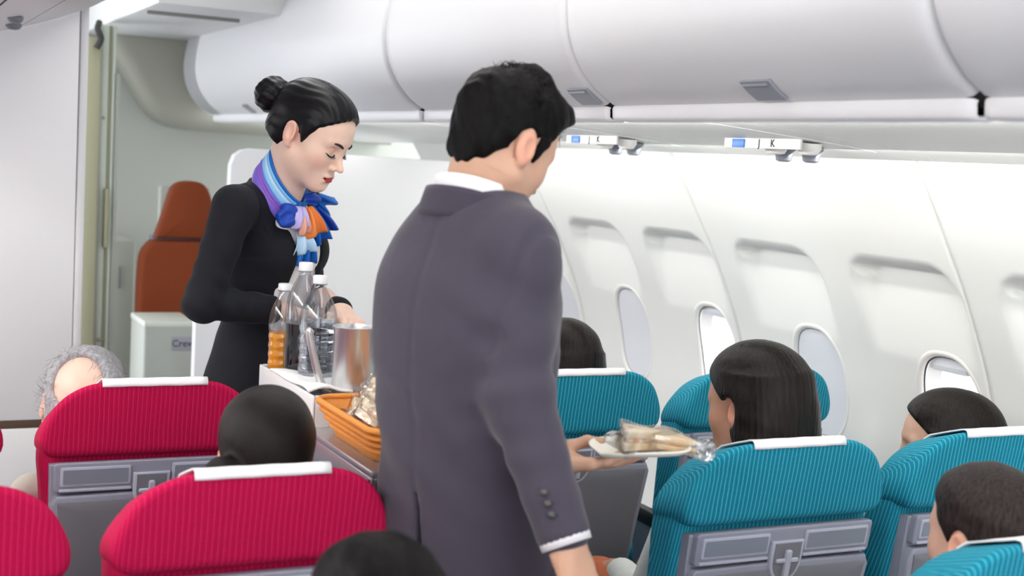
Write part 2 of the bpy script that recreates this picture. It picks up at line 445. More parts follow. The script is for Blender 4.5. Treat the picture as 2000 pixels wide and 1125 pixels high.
def make_bin(y0, y1, first=False, last=False):
    root = empty('overhead_bin', (1.6, (y0 + y1) / 2, 1.70)); c = np.array([1.6, (y0 + y1) / 2, 1.70])
    g0, g1 = y0 + 0.005, y1 - 0.005
    ysamp = [g0, g0 + 0.006, g0 + 0.02] + list(np.linspace(g0 + 0.05, g1 - 0.05, 6)) + [g1 - 0.02, g1 - 0.006, g1]
    ins = [0.012, 0.004, 0.0] + [0] * 6 + [0, 0.004, 0.012]
    if last:   # rounded end of the bin row towards the vestibule
        ysamp = ysamp[:-3] + [g1 - 0.30, g1 - 0.20, g1 - 0.12, g1 - 0.06, g1 - 0.02, g1]
        ins = ins[:-3] + [0.0, 0.006, 0.02, 0.045, 0.08, 0.12]
    V = []; F = []; k = len(DOOR)
    for y, d in zip(ysamp, ins):
        for p, n in zip(DOOR, DNi): V.append((p[0] + n[0] * d, y, p[1] + n[1] * d))
    for i in range(len(ysamp) - 1):
        for j in range(k - 1):
            a = i * k + j; F.append((a, a + 1, a + k + 1, a + k))
    for e, i in ((0, 0), (1, len(ysamp) - 1)):       # end walls
        b0 = len(V)
        for j in range(k):
            p = V[i * k + j]; V.append((1.75, p[1], max(p[2], 1.72)))
        for j in range(k - 1):
            q = (i * k + j, i * k + j + 1, b0 + j + 1, b0 + j); F.append(q if e else q[::-1])
    o = mk('door', np.array(V) - c, F, M['bin'], root); smooth_by_angle(o, 50)
    # light lower lip with rounded ends
    lip = [(1.554, 1.717), (1.551, 1.711), (1.553, 1.690), (1.560, 1.683), (1.60, 1.681), (1.625, 1.690)]
    e1 = g1 - (0.1 if last else 0.003)
    V = []; F = []; k = len(lip); ys = [g0 + 0.003, g0 + 0.007, g0 + 0.02] + list(np.linspace(g0 + 0.1, e1 - 0.1, 3)) + [e1 - 0.02, e1 - 0.006, e1]
    sc = [0.8, 0.95, 1, 1, 1, 1, 1, 0.95, 0.8]
    for y, s in zip(ys, sc):
        for x, z in lip: V.append((1.60 + (x - 1.60) * s, y, 1.70 + (z - 1.70) * s))
    for i in range(len(ys) - 1):
        for j in range(k - 1):
            a = i * k + j; F.append((a, a + 1, a + k + 1, a + k))
    mk('lip', np.array(V) - c, F, M['bin_lip'], root)
    # backing under the door (dark joint behind it)
    V, F = sweep_y([(1.70, 2.42), (1.52, 2.20), (1.445, 2.0), (1.447, 1.89), (1.478, 1.82), (1.53, 1.765), (1.585, 1.722), (1.63, 1.70)], g0 - 0.005, (g1 + 0.005) if not last else g1 - 0.14)
    mk('housing', np.array(V) - c, F, M['joint'], root)
    # latch plate
    yl = {1.55: 2.05, 2.68: 2.735, 3.82: 5.70, 0.42: 1.36}.get(y0, (y0 + y1) / 2)
    hw = 0.034 if y0 > 3 else 0.045
    V = []; F = []
    for off in (0.001, 0.006):
        for s in np.linspace(0.035, 0.165 if y0 < 4.5 else 0.13, 6):
            for u in (-hw, hw): V.append(door_pt(yl + u, s, off))
    for i in range(5): F.append((12 + 2 * i, 12 + 2 * i + 1, 12 + 2 * i + 3, 12 + 2 * i + 2))
    for i in range(5):
        F.append((2 * i, 12 + 2 * i, 12 + 2 * i + 2, 2 * i + 2)); F.append((2 * i + 1, 2 * i + 3, 12 + 2 * i + 3, 12 + 2 * i + 1))
    F += [(0, 1, 13, 12), (10, 22, 23, 11)]
    la = mk('latch', np.array(V) - c, F, M['latch'], root, smooth=False)
    p = door_pt(yl, 0.15 if y0 < 4.5 else 0.12, 0.007) - c
    box('latch_groove', (p[0] - 0.003, p[1] - hw * 0.85, p[2] - 0.003), (p[0] + 0.004, p[1] + hw * 0.85, p[2] + 0.002), M['knob'], la)
    return tag(root, BINLAB.get(y0, 'overhead bin behind the camera'), 'overhead bin', 'overhead bins on the window side')
for a, b in zip(BIN_Y[3:-1], BIN_Y[4:]): make_bin(a, b, last=(b == 6.62))
# ---- ceiling -----------------------------------------------------------------
V, F = sweep_y(catmull([(-2.0, 2.40), (-1.55, 2.44), (-0.9, 2.40), (0, 2.38), (0.75, 2.40), (1.1, 2.44), (1.68, 2.42)], 5), -3.0, 7.2)
struct(mk('ceiling', V, F, M['ceil']))
# ---- left sidewall (outside the picture, closes the cabin) -------------------
V, F = sweep_y([(-2.6, 0), (-2.68, 0.8), (-2.53, 1.275), (-2.32, 1.63), (-1.6, 1.70), (-1.42, 1.95), (-1.66, 2.42)], -3.0, 4.4)
struct(mk('wall_left', V, F, M['panel']))
# ---- white partition ahead of the red seats ------------------------------------
PY = 4.40
root = struct(empty('wall_front', (-0.6, PY, 0)))
o = box('panel', (-1.25 + 0.6, 0.0, 0.672), (0.625 + 0.6, 0.04, 2.42), M['partition'], root, 0.004)
o = box('panel', (-1.25 + 0.6, 0.0, 0.0), (0.625 + 0.6, 0.04, 0.645), M['partition'], root, 0.004)
o = box('edge_strip', (-1.25 + 0.6, 0.004, 0.645), (0.56 + 0.6, 0.03, 0.672), M['strip'], root, 0.002)
o = box('edge_post', (0.627 + 0.6, -0.004, 0.0), (0.652 + 0.6, 0.05, 2.42), M['bin'], root, 0.006)
# ---- centre bins over the red block ---------------------------------------------
cb = empty('centre_bin', (0.0, 2.4, 1.9)); c = np.array([0, 2.4, 1.9])
prof = catmull([(-0.95, 2.40), (-0.86, 2.20), (-0.60, 1.93), (-0.2, 1.865), (0.0, 1.86), (0.2, 1.865), (0.40, 1.885), (0.66, 1.985), (0.80, 2.10), (0.86, 2.20), (0.95, 2.40)], 5)
V, F = sweep_y(prof, 2.6, PY - 0.005); mk('shell', np.array(V) - c, F, M['bin'], cb)
for (x, z, mname, w) in ((0.43, 1.8965, 'gap', 0.010), (0.30, 1.872, 'gap', 0.008)):
    mk('joint', [(x - w, 2.6 - 2.4, z - 1.9 - 0.004), (x + w, 2.6 - 2.4, z - 1.9), (x + w, PY - .006 - 2.4, z - 1.9), (x - w, PY - .006 - 2.4, z - 1.9 - 0.004)], [(0, 1, 2, 3)], M[mname], cb)
for (x, y, z, r) in ((0.395, 4.05, 1.880, 0.022), (0.37, 3.75, 1.876, 0.02)):
    V, F = lathe([(r, 0.004), (r, -0.004), (r * 0.7, -0.012), (r * 0.3, -0.014)], 16, (x, y - 2.4, z - 1.9)); mk('reading_light', V, F, M['knob'], cb)
tag(cb, 'centre overhead bin underside above the red seats, top left corner', 'overhead bin')
# ---- vestibule ahead: far wall, cove, door posts -----------------------------------
FY = 6.90
struct(box('wall_far', (0.6, FY, 0), (2.9, FY + 0.05, 2.6), M['vest']))
cove = catmull([((x) * 1.07, 1.58 + (z - 1.58) * 1.07) for x, z in [(0.98, 2.06), (1.06, 1.93), (1.14, 1.81), (1.19, 1.735), (1.255, 1.672), (1.34, 1.643), (1.46, 1.634), (1.80, 1.630), (2.4, 1.62)]], 6)
P = np.vstack([cove, [(2.6, 2.41), (1.03, 2.41)]])
P = resample(P, 150)
V, F = extrude_outline(P, 6.66, FY - 0.002, 0.07, 0.0, 8, rings=3)
smooth_by_angle(struct(mk('trim_2', V, F, M['cove'])), 50)
def sol(o, t, off=1):
    md = o.modifiers.new('thick', 'SOLIDIFY'); md.thickness = t; md.offset = off; return o
struct(box('trim_3', (0.98, 5.0, 2.075), (1.46, FY - 0.003, 2.40), M['ceil'], None, 0.01))
box('lamp_rail', (1.0, 5.3, 2.062), (1.36, 5.32, 2.075), M['joint'], bpy.data.objects['trim_3'], 0.002)
# cross wall behind the partition carrying the door posts
root = struct(empty('door_1', (0.95, 6.0, 0)))
def post(name, x0, x1, y0, y1, mname, z1=2.06, z0=0): return box(name, (x0 - 0.95, y0 - 6.0, z0), (x1 - 0.95, y1 - 6.0, z1), M[mname], root, 0.008)
post('post', 0.875, 0.932, 5.93, 6.05, 'column', 2.0)
post('post', 0.932, 0.947, 5.97, 6.05, 'vest')
post('leaf', 0.947, 0.978, 6.0, 6.03, 'doorlight')
post('seal', 0.978, 0.988, 6.0, 6.05, 'column')
post('post', 0.988, 1.004, 5.99, 6.05, 'doorlight')
post('post', 1.004, 1.022, 5.98, 6.05, 'vest', 1.86)
lt = post('handle', 0.966, 0.984, 5.955, 6.0, 'column', 1.36, 1.10)
post('hinge', 0.945, 0.965, 5.985, 6.0, 'column', 1.67, 1.655)
post('step', 0.955, 0.985, 5.98, 6.0, 'column', 0.70, 0.69)
V, F = tube(catmull([(0.915 - 0.95, -0.10, 2.06), (0.905 - 0.95, -0.13, 2.03), (0.92 - 0.95, -0.12, 1.99), (0.905 - 0.95, -0.11, 1.95)], 6), 0.014, 8)
mk('bracket', V, F, M['gap'], root)
# ---- white bulkhead ahead of the teal seats ------------------------------------------
BY = 5.10
P = [(2.62, 0.0)] + [(2.62, 1.0), (2.50, 1.30), (2.36, 1.56)] + [(1.37, 1.568)] + [(1.335, 1.560), (1.308, 1.54), (1.294, 1.50)] + [(1.288, 1.20), (1.27, 1.02)] + [(1.235, 0.95), (1.19, 0.92), (1.178, 0.89)] + [(1.178, 0.0)]
P = np.array(P)
V, F = extrude_outline(P, 0.0, 0.05, 0.004, 0.004, 2)
struct(mk('wall_bulkhead', V, F, M['partition'], None, smooth=False)).location = (0, BY, 0)
# ---- jump seat ---------------------------------------------------------------------------
JY = 5.98
js = empty('jump_seat', (1.22, JY, 0)); 
def jpart(name, P, y0, y1, mname, r=0.02, crown=0.012):
    P = resample(np.array(P) - np.array([1.22, 0]), 72)
    V, F = extrude_outline(P, y0 - JY, y1 - JY, r, 0.004, 4, crown0=crown, rings=6)
    return smooth_by_angle(mk(name, V, F, M[mname], js), 60)
h = catmull([(1.17, 1.155), (1.20, 1.25), (1.228, 1.345), (1.245, 1.385), (1.28, 1.405), (1.335, 1.408), (1.375, 1.395), (1.405, 1.35), (1.43, 1.25), (1.45, 1.155)], 5)
jpart('headrest', list(h[::-1]), 5.86, 5.94, 'orange')
b = catmull([(1.155, 1.145), (1.118, 1.10), (1.105, 1.02), (1.102, 0.80), (1.115, 0.66), (1.14, 0.52), (1.3, 0.50), (1.46, 0.52), (1.50, 0.66), (1.51, 0.8), (1.51, 1.02), (1.495, 1.1), (1.465, 1.145)], 5)
jpart('backrest', list(b), 5.84, 5.94, 'orange')
box('belt_rail', (1.15 - 1.22, 5.93 - JY, 1.138), (1.48 - 1.22, 5.945 - JY, 1.165), M['latch'], js, 0.004)
bk = box('buckle', (1.245 - 1.22, 5.85 - JY, 1.095), (1.285 - 1.22, 5.87 - JY, 1.14), M['bezel'], js, 0.004)
V, F = lathe([(0.010, 0), (0.010, 0.006), (0.004, 0.008)], 12); V = [(1.265 - 1.22 + x, 5.85 - JY - z, 1.122 + y) for x, y, z in V]; mk('button', V, F, M['gap'], bk)
box('frame', (1.20 - 1.22, 5.945 - JY, 0.0), (1.42 - 1.22, 6.0 - JY, 1.38), M['vest'], js, 0.01)
box('seat', (1.12 - 1.22, 5.78 - JY, 0.40), (1.49 - 1.22, 5.94 - JY, 0.50), M['orange'], js, 0.03, 3)
tag(js, 'orange folding crew seat on the grey vestibule wall', 'seat')
# cabinet behind (left of the jump seat)
cab = struct(box('trim_4', (1.045, 6.2, 0), (1.15, FY, 1.12), M['vest'], None, 0.015))
box('catch', (1.075, 6.19, 0.90), (1.083, 6.2, 1.0), M['knob'], cab, 0.002)
# ---- stowage box -----------------------------------------------------------------------------
sb = empty('stowage_box', (1.12, 5.40, 0))
box('body', (1.045 - 1.12, 0, 0), (1.25 - 1.12, 0.30, 0.845), M['vest'], sb, 0.012, 3)
box('lid', (1.043 - 1.12, -0.003, 0.828), (1.252 - 1.12, 0.302, 0.852), M['doorlight'], sb, 0.006, 3)
lb = box('label_plate', (1.155 - 1.12, -0.004, 0.735), (1.245 - 1.12, 0.0, 0.79), M['latch'], sb, 0.001)
text('lettering', 'Crew', 0.04, (1.20 - 1.12, -0.005, 0.762), (PI / 2, 0, 0), M['ink'], lb)
tag(sb, 'low grey-green stowage box with a dark label under the orange seat', 'box')

# ---- service panels above the teal seats --------------------------------------------------------
def sof_z(x): return float(np.interp(x, sof[:, 0], sof[:, 1]))
SPLAB = {1: 'service panel with letters and blue icon right of the suited man\'s face', 0: 'service panel with blue icon and two grey lamps, rightmost',
         2: 'service panel with dark lamp left of the suited man\'s neck'}
def service_panel(y, idx):
    root = empty('passenger_service_unit', (1.95, y, 1.66)); c = np.array([1.95, y, 1.66])
    z = lambda x: sof_z(x) - 1.66
    V = []; F = []
    xs = np.linspace(1.72, 2.24, 8)
    for yy in (-0.17, 0.17):
        for x in xs: V.append((x - 1.95, yy, z(x) - 0.0015))
    for yy in (-0.17, 0.17):
        for x in xs: V.append((x - 1.95, yy, z(x) + 0.002))
    for j in range(7): F.append((j, j + 1, 8 + j + 1, 8 + j)); F.append((j, 16 + j, 16 + j + 1, j + 1)); F.append((8 + j, 8 + j + 1, 24 + j + 1, 24 + j))
    F += [(0, 8, 24, 16), (7, 23, 31, 15)]
    mk('plate', V, F, M['soffit'], root, smooth=False)
    for x, yy, r in ((2.16, 0.09, 0.024), (2.16, -0.02, 0.024)):
        pr = [(r * 1.25, 0.0), (r * 1.25, -0.008), (r, -0.014), (r * 0.85, -0.034), (r * 0.5, -0.038)]
        V, F = lathe(pr, 18, (x - 1.95, yy, z(x) - 0.005)); o = mk('reading_light', V, F, M['knob'], root); smooth_by_angle(o, 40)
    for x, yy in ((2.08, -0.11), (2.08, 0.02)):
        V, F = lathe([(0.03, 0), (0.03, -0.012), (0.022, -0.026), (0.012, -0.028)], 18, (x - 1.95, yy, z(x) - 0.005)); o = mk('air_nozzle', V, F, M['bezel'], root); smooth_by_angle(o, 40)
    pc = box('row_placard', (2.012 - 1.95, -0.16, z(2.02) - 0.027), (2.020 - 1.95, 0.15, z(2.02) - 0.001), M['soffit'], root, 0.002)
    sg = box('sign', (2.008 - 1.95, 0.06, z(2.02) - 0.025), (2.012 - 1.95, 0.11, z(2.02) - 0.004), M['blueicon'], pc, 0.001)
    for ch, yy in (('J', 0.0), ('K', -0.055)):
        text('lettering', ch, 0.027, (2.0112 - 1.95, yy, z(2.02) - 0.014), (PI / 2, 0, -PI / 2), M['ink'], pc)
    tag(root, SPLAB[idx], 'service panel', 'service panels above the teal seats')
for i, y in enumerate((2.72, 3.58, 4.42)): service_panel(y, i)
# ================================================================== airline seats
def fabric(name, base, stripe, scale=98.0):
    m = mat(name, base, 0.85, spec=0.2)
    uv = nd(m, 'ShaderNodeUVMap'); sp = nd(m, 'ShaderNodeSeparateXYZ'); lk(m, uv.outputs[0], sp.inputs[0])
    mu = nd(m, 'ShaderNodeMath', operation='MULTIPLY'); lk(m, sp.outputs[0], mu.inputs[0]); mu.inputs[1].default_value = scale
    nz = nd(m, 'ShaderNodeTexNoise'); nz.inputs['Scale'].default_value = 9; tc = nd(m, 'ShaderNodeTexCoord'); lk(m, tc.outputs['Object'], nz.inputs['Vector'])
    ad = nd(m, 'ShaderNodeMath', operation='MULTIPLY_ADD'); lk(m, nz.outputs['Fac'], ad.inputs[0]); ad.inputs[1].default_value = 0.5; lk(m, mu.outputs[0], ad.inputs[2])
    fr = nd(m, 'ShaderNodeMath', operation='FRACT'); lk(m, ad.outputs[0], fr.inputs[0])
    rp = nd(m, 'ShaderNodeValToRGB'); lk(m, fr.outputs[0], rp.inputs[0])
    e = rp.color_ramp.elements; e[0].position = 0.0; e[0].color = (*base, 1); e[1].position = 1.0; e[1].color = (*base, 1)
    for p, c in ((0.36, base), (0.46, stripe), (0.56, stripe), (0.66, base)):
        q = e.new(p); q.color = (*c, 1)
    n2 = nd(m, 'ShaderNodeTexNoise'); n2.inputs['Scale'].default_value = 350; lk(m, tc.outputs['Object'], n2.inputs['Vector'])
    mx = nd(m, 'ShaderNodeMixRGB', blend_type='MULTIPLY'); mx.inputs[0].default_value = 0.35
    lk(m, rp.outputs[0], mx.inputs[1]); lk(m, n2.outputs['Fac'], mx.inputs[2]); lk(m, mx.outputs[0], bsdf(m).inputs['Base Color'])
    bp = nd(m, 'ShaderNodeBump'); bp.inputs['Strength'].default_value = 0.5; bp.inputs['Distance'].default_value = 0.0015
    sn = nd(m, 'ShaderNodeMath', operation='PINGPONG'); sn.inputs[1].default_value = 0.5; lk(m, ad.outputs[0], sn.inputs[0])
    lk(m, sn.outputs[0], bp.inputs['Height']); lk(m, bp.outputs[0], bsdf(m).inputs['Normal'])
    return m
FAB = {'teal': fabric('teal striped seat fabric', (0.004, 0.24, 0.36), (0.10, 0.50, 0.62)),
       'red': fabric('crimson striped seat fabric', (0.54, 0.002, 0.066), (0.68, 0.02, 0.12))}
M['shell'] = mat('seat shell grey plastic', (0.26, 0.27, 0.335), 0.42); add_noise_bump(M['shell'], 900, 0.06, 0.0006)
M['shell_dark'] = mat('seat shell charcoal plastic', (0.17, 0.175, 0.20), 0.45)
M['shell_light'] = mat('seat shell pale frame', (0.42, 0.44, 0.53), 0.35)
M['slotlabel'] = mat('pocket label blue-grey', (0.21, 0.235, 0.29), 0.4)
M['cloth_white'] = mat('white headrest cloth', (0.86, 0.84, 0.86), 0.8); add_noise_bump(M['cloth_white'], 900, 0.2, 0.001)
M['black'] = mat('black plastic', (0.02, 0.02, 0.022), 0.4)
LEAN = 0.16      # seat back leans rearwards towards its top
def lean(x, y, z):   # z height above floor; rear face of the back at the top is y=0
    return (x, y + (1.05 - z) * LEAN, z - 0.34 * y * min(max((z - 0.80) / 0.2, 0), 1))
def stripes_uv(V):
    V = np.asarray(V); x = V[:, 0]; y = V[:, 1] - (1.05 - V[:, 2]) * LEAN
    side = sstep(0.19, 0.245, np.abs(x) + 0.0 * y)
    u = x + np.sign(x) * side * y * 0.9 + 0.12 * np.sign(x) * side * (V[:, 2] - 0.9)
    return np.stack([u, V[:, 2]], 1)
def make_seat(colour, x, y, label, group, rake=0.0, detail=True):
    f = FAB[colour]; key = 'seat_' + colour
    root = empty('airline_seat', (x, y, 0))
    hw = 0.247 if colour == 'teal' else 0.234
    # cushion of the backrest (thick, full height)
    half = [(hw - 0.03, 0.46), (hw - 0.02, 0.60), (hw - 0.008, 0.78), (hw, 0.88), (hw - 0.008, 0.945), (hw - 0.035, 1.000), (hw - 0.075, 1.032), (hw - 0.125, 1.046), (0.0, 1.050)]
    R = catmull(half, 5); L = R[::-1][1:].copy(); L[:, 0] *= -1
    P = resample(np.vstack([R, L]), 90)
    V, F = extrude_outline(P, 0.030, 0.145, 0.028, 0.035, 5, crown1=0.02, rings=3, map3=lean)
    mk('backrest', V, F, f, root, uv=stripes_uv(V))
    # headrest cover wrapped over the upper back
    half = [(hw - 0.060, 0.8795), (hw - 0.034, 0.880), (hw - 0.014, 0.884), (hw - 0.002, 0.895), (hw + 0.004, 0.915), (hw - 0.002, 0.952), (hw - 0.030, 1.006), (hw - 0.072, 1.038), (hw - 0.125, 1.052), (0.0, 1.056)]
    R = catmull(half, 6); L = R[::-1][1:].copy(); L[:, 0] *= -1
    P = resample(np.vstack([R, L]), 84)
    V, F = extrude_outline(P, 0.0, 0.135, 0.018, 0.018, 6, crown0=0.001, crown1=0.02, rings=4, map3=lean)
    hc = mk('headrest_cover', V, F, f, root, uv=stripes_uv(V))
    # seam pads at both sides of the cover
    # white cloth over the top
    V = []; F = []; xs = np.linspace(-0.115, 0.115, 13)
    path = [(-0.0035, 1.0375), (-0.0025, 1.0435), (0.002, 1.0530), (0.009, 1.0590), (0.020, 1.0615), (0.07, 1.0620), (0.115, 1.0615), (0.131, 1.054), (0.141, 1.035), (0.150, 1.0), (0.160, 0.93), (0.163, 0.84)]
    for yy, zz in path:
        for xx in xs: V.append(lean(xx, yy, zz + 0.0004 * math.sin(xx * 90)))
    n = len(xs)
    for i in range(len(path) - 1):
        for j in range(n - 1):
            a = i * n + j; F.append((a, a + n, a + n + 1, a + 1))
    sol(mk('headrest_cloth', V, F, M['cloth_white'], root), 0.003)
    # grey shell of the back
    half = [(hw - 0.035, 0.40), (hw - 0.030, 0.60), (hw - 0.022, 0.76), (hw - 0.018, 0.865)]
    P = np.array(half + [(-a, b) for a, b in half[::-1]])
    V, F = extrude_outline(P, 0.006, 0.05, 0.006, 0.0, 3, map3=lean)
    smooth_by_angle(mk('back_shell', V, F, M['shell'], root), 40)
    # literature strip: two framed slots and a round table latch between them
    zt, zb = 0.868, 0.800
    sw = hw - 0.026
    V, F = extrude_outline(rrect(-sw, sw, zb, zt, 0.008, 4), -0.012, 0.01, 0.004, 0, 3, map3=lean)
    st = smooth_by_angle(mk('literature_strip', V, F, M['shell'], root), 40)
    for sx in (-1, 1):
        x0, x1 = (0.045, sw - 0.012)
        if sx < 0: x0, x1 = -x1, -x0
        V, F = extrude_outline(rrect(x0, x1, zb + 0.014, zt - 0.010, 0.004, 3), -0.0155, -0.010, 0.002, 0, 2, map3=lean)
        fr_ = smooth_by_angle(mk('slot_frame', V, F, M['shell_light'], st), 40)
        V, F = extrude_outline(rrect(x0 + 0.006, x1 - 0.006, zb + 0.020, zt - 0.016, 0.003, 3), -0.0165, -0.0145, map3=lean)
        mk('slot_label', V, F, M['slotlabel'], st, smooth=False)
        V, F = extrude_outline(rrect(x0 - 0.002, x1 + 0.002, zb + 0.002, zb + 0.009, 0.003, 3), -0.017, -0.010, 0.002, 0, 2, map3=lean)
        smooth_by_angle(mk('slot_lip', V, F, M['shell_light'], st), 40)
    # folded tray table
    tw0, tw1 = hw - 0.045, hw - 0.020
    P = np.array([(tw0, 0.50), (tw0 + 0.012, 0.62), (tw1, 0.770), (tw1 - 0.012, 0.793), (0.05, 0.795), (-0.05, 0.795), (-tw1 + 0.012, 0.793), (-tw1, 0.770), (-tw0 - 0.012, 0.62), (-tw0, 0.50)])
    V, F = extrude_outline(P, -0.016, 0.008, 0.006, 0, 3, map3=lean)
    tt = smooth_by_angle(mk('tray_table', V, F, M['shell'], root), 40)
    P2 = offset_outline(P, 0.014)
    V, F = extrude_outline(P2, -0.0185, -0.015, 0.002, 0, 2, map3=lean); smooth_by_angle(mk('tray_face', V, F, M['shell_dark'], tt), 40)
    a = np.linspace(PI, 2 * PI, 22)
    P = [(0.040 * math.cos(t), 0.800 + 0.052 * math.sin(t)) for t in a] + [(0.040, 0.84), (-0.040, 0.84)]
    V, F = extrude_outline(np.array(P), -0.0205, -0.010, 0.003, 0, 3, map3=lean); la = smooth_by_angle(mk('table_latch', V, F, M['shell_light'], root), 40)
    P = [(0.033 * math.cos(t), 0.801 + 0.044 * math.sin(t)) for t in a] + [(0.033, 0.836), (-0.033, 0.836)]
    V, F = extrude_outline(np.array(P), -0.022, -0.019, 0.001, 0, 2, map3=lean); mk('latch_dish', V, F, M['shell_dark'], la, smooth=False)
    V, F = merge(extrude_outline(rrect(-0.007, 0.007, 0.762, 0.822, 0.005, 4), -0.030, -0.020, 0.003, 0, 3, map3=lean), extrude_outline(rrect(-0.028, 0.028, 0.794, 0.804, 0.004, 4), -0.027, -0.020, 0.003, 0, 3, map3=lean))
    smooth_by_angle(mk('latch_handle', V, F, M['shell_light'], la), 40)
    # lower pocket
    P = np.array([(hw - 0.06, 0.40), (hw - 0.05, 0.49), (-hw + 0.05, 0.49), (-hw + 0.06, 0.40)])
    V, F = extrude_outline(P, -0.012, 0.012, 0.004, 0, 2, map3=lean); smooth_by_angle(mk('pocket', V, F, f, root, uv=stripes_uv(V)), 40)
    # seat cushion
    V, F = extrude_outline(rrect(-0.225, 0.225, 0.36, 0.47, 0.03, 4), 0.17, 0.63, 0.03, 0.05, 4, rings=2)
    mk('seat_cushion', V, F, f, root, uv=stripes_uv(V))
    # armrests
    for sx in (-1,):
        ar = [(sx * 0.268 - 0.019, sx * 0.268 + 0.019)][0]
        box('armrest', (ar[0], 0.08, 0.585), (ar[1], 0.55, 0.63), M['black'], root, 0.012, 3)
        V, F = extrude_outline(np.array([(0.10, 0.30), (0.16, 0.30), (0.22, 0.60), (0.08, 0.60)]), ar[0] + 0.006, ar[1] - 0.006, 0.004, 0.004, 2)
        V = [(b_, a_, c_) for a_, b_, c_ in V]; smooth_by_angle(mk('armrest_support', V, [q[::-1] for q in F], M['shell'], root), 40)
    for sx in (-1, 1):
        V, F = merge(tube([(sx * 0.17, 0.52, 0.36), (sx * 0.17, 0.56, 0.015)], 0.018, 10), tube([(sx * 0.17, 0.24, 0.36), (sx * 0.17, 0.14, 0.015)], 0.018, 10), tube([(sx * 0.17, 0.10, 0.012), (sx * 0.17, 0.62, 0.012)], 0.012, 8))
        mk('leg', V, F, M['steel'], root)
    tag(root, label, 'seat', group)
    return root
PROTO = {}
def seat(colour, x, y, label, scale=1.0):
    grp = {'teal': 'teal airline seats by the windows', 'red': 'crimson airline seats in the middle block'}[colour]
    if colour not in PROTO:
        PROTO[colour] = make_seat(colour, x, y, label, grp); return PROTO[colour]
    o = copy_tree(PROTO[colour]); o.location = (x, y, 0); o['label'] = label
    return o
YR = (1.25, 2.10, 2.95)
seat('red', 0.608, YR[1], 'large crimson seat with full back, in front, beside the suited man')
seat('red', 0.072, YR[1], 'crimson seat cut by the left edge, in the bottom corner')
seat('red', 0.600, YR[2], 'crimson seat with the grey-haired man behind the dark-haired head')
seat('red', 0.050, YR[2], 'crimson seat sliver at the left edge under the white partition')
seat('teal', 1.712, YR[1], 'teal seat with complete round table latch, long-haired passenger above it')
seat('teal', 2.277, YR[1], 'teal seat by the open window, partly hidden by the nearest short-haired head')
seat('teal', 1.695, YR[2], 'teal seat directly behind the held sandwich, right of the suited man')
seat('teal', 2.272, YR[2], 'teal seat mostly hidden by the long dark-haired passenger, below the closed window')
seat('teal', 1.690, 1.40, 'teal seat corner at the bottom right, nearest of all')
seat('red', 0.595, YR[0], 'crimson seat of the nearest row below the picture')
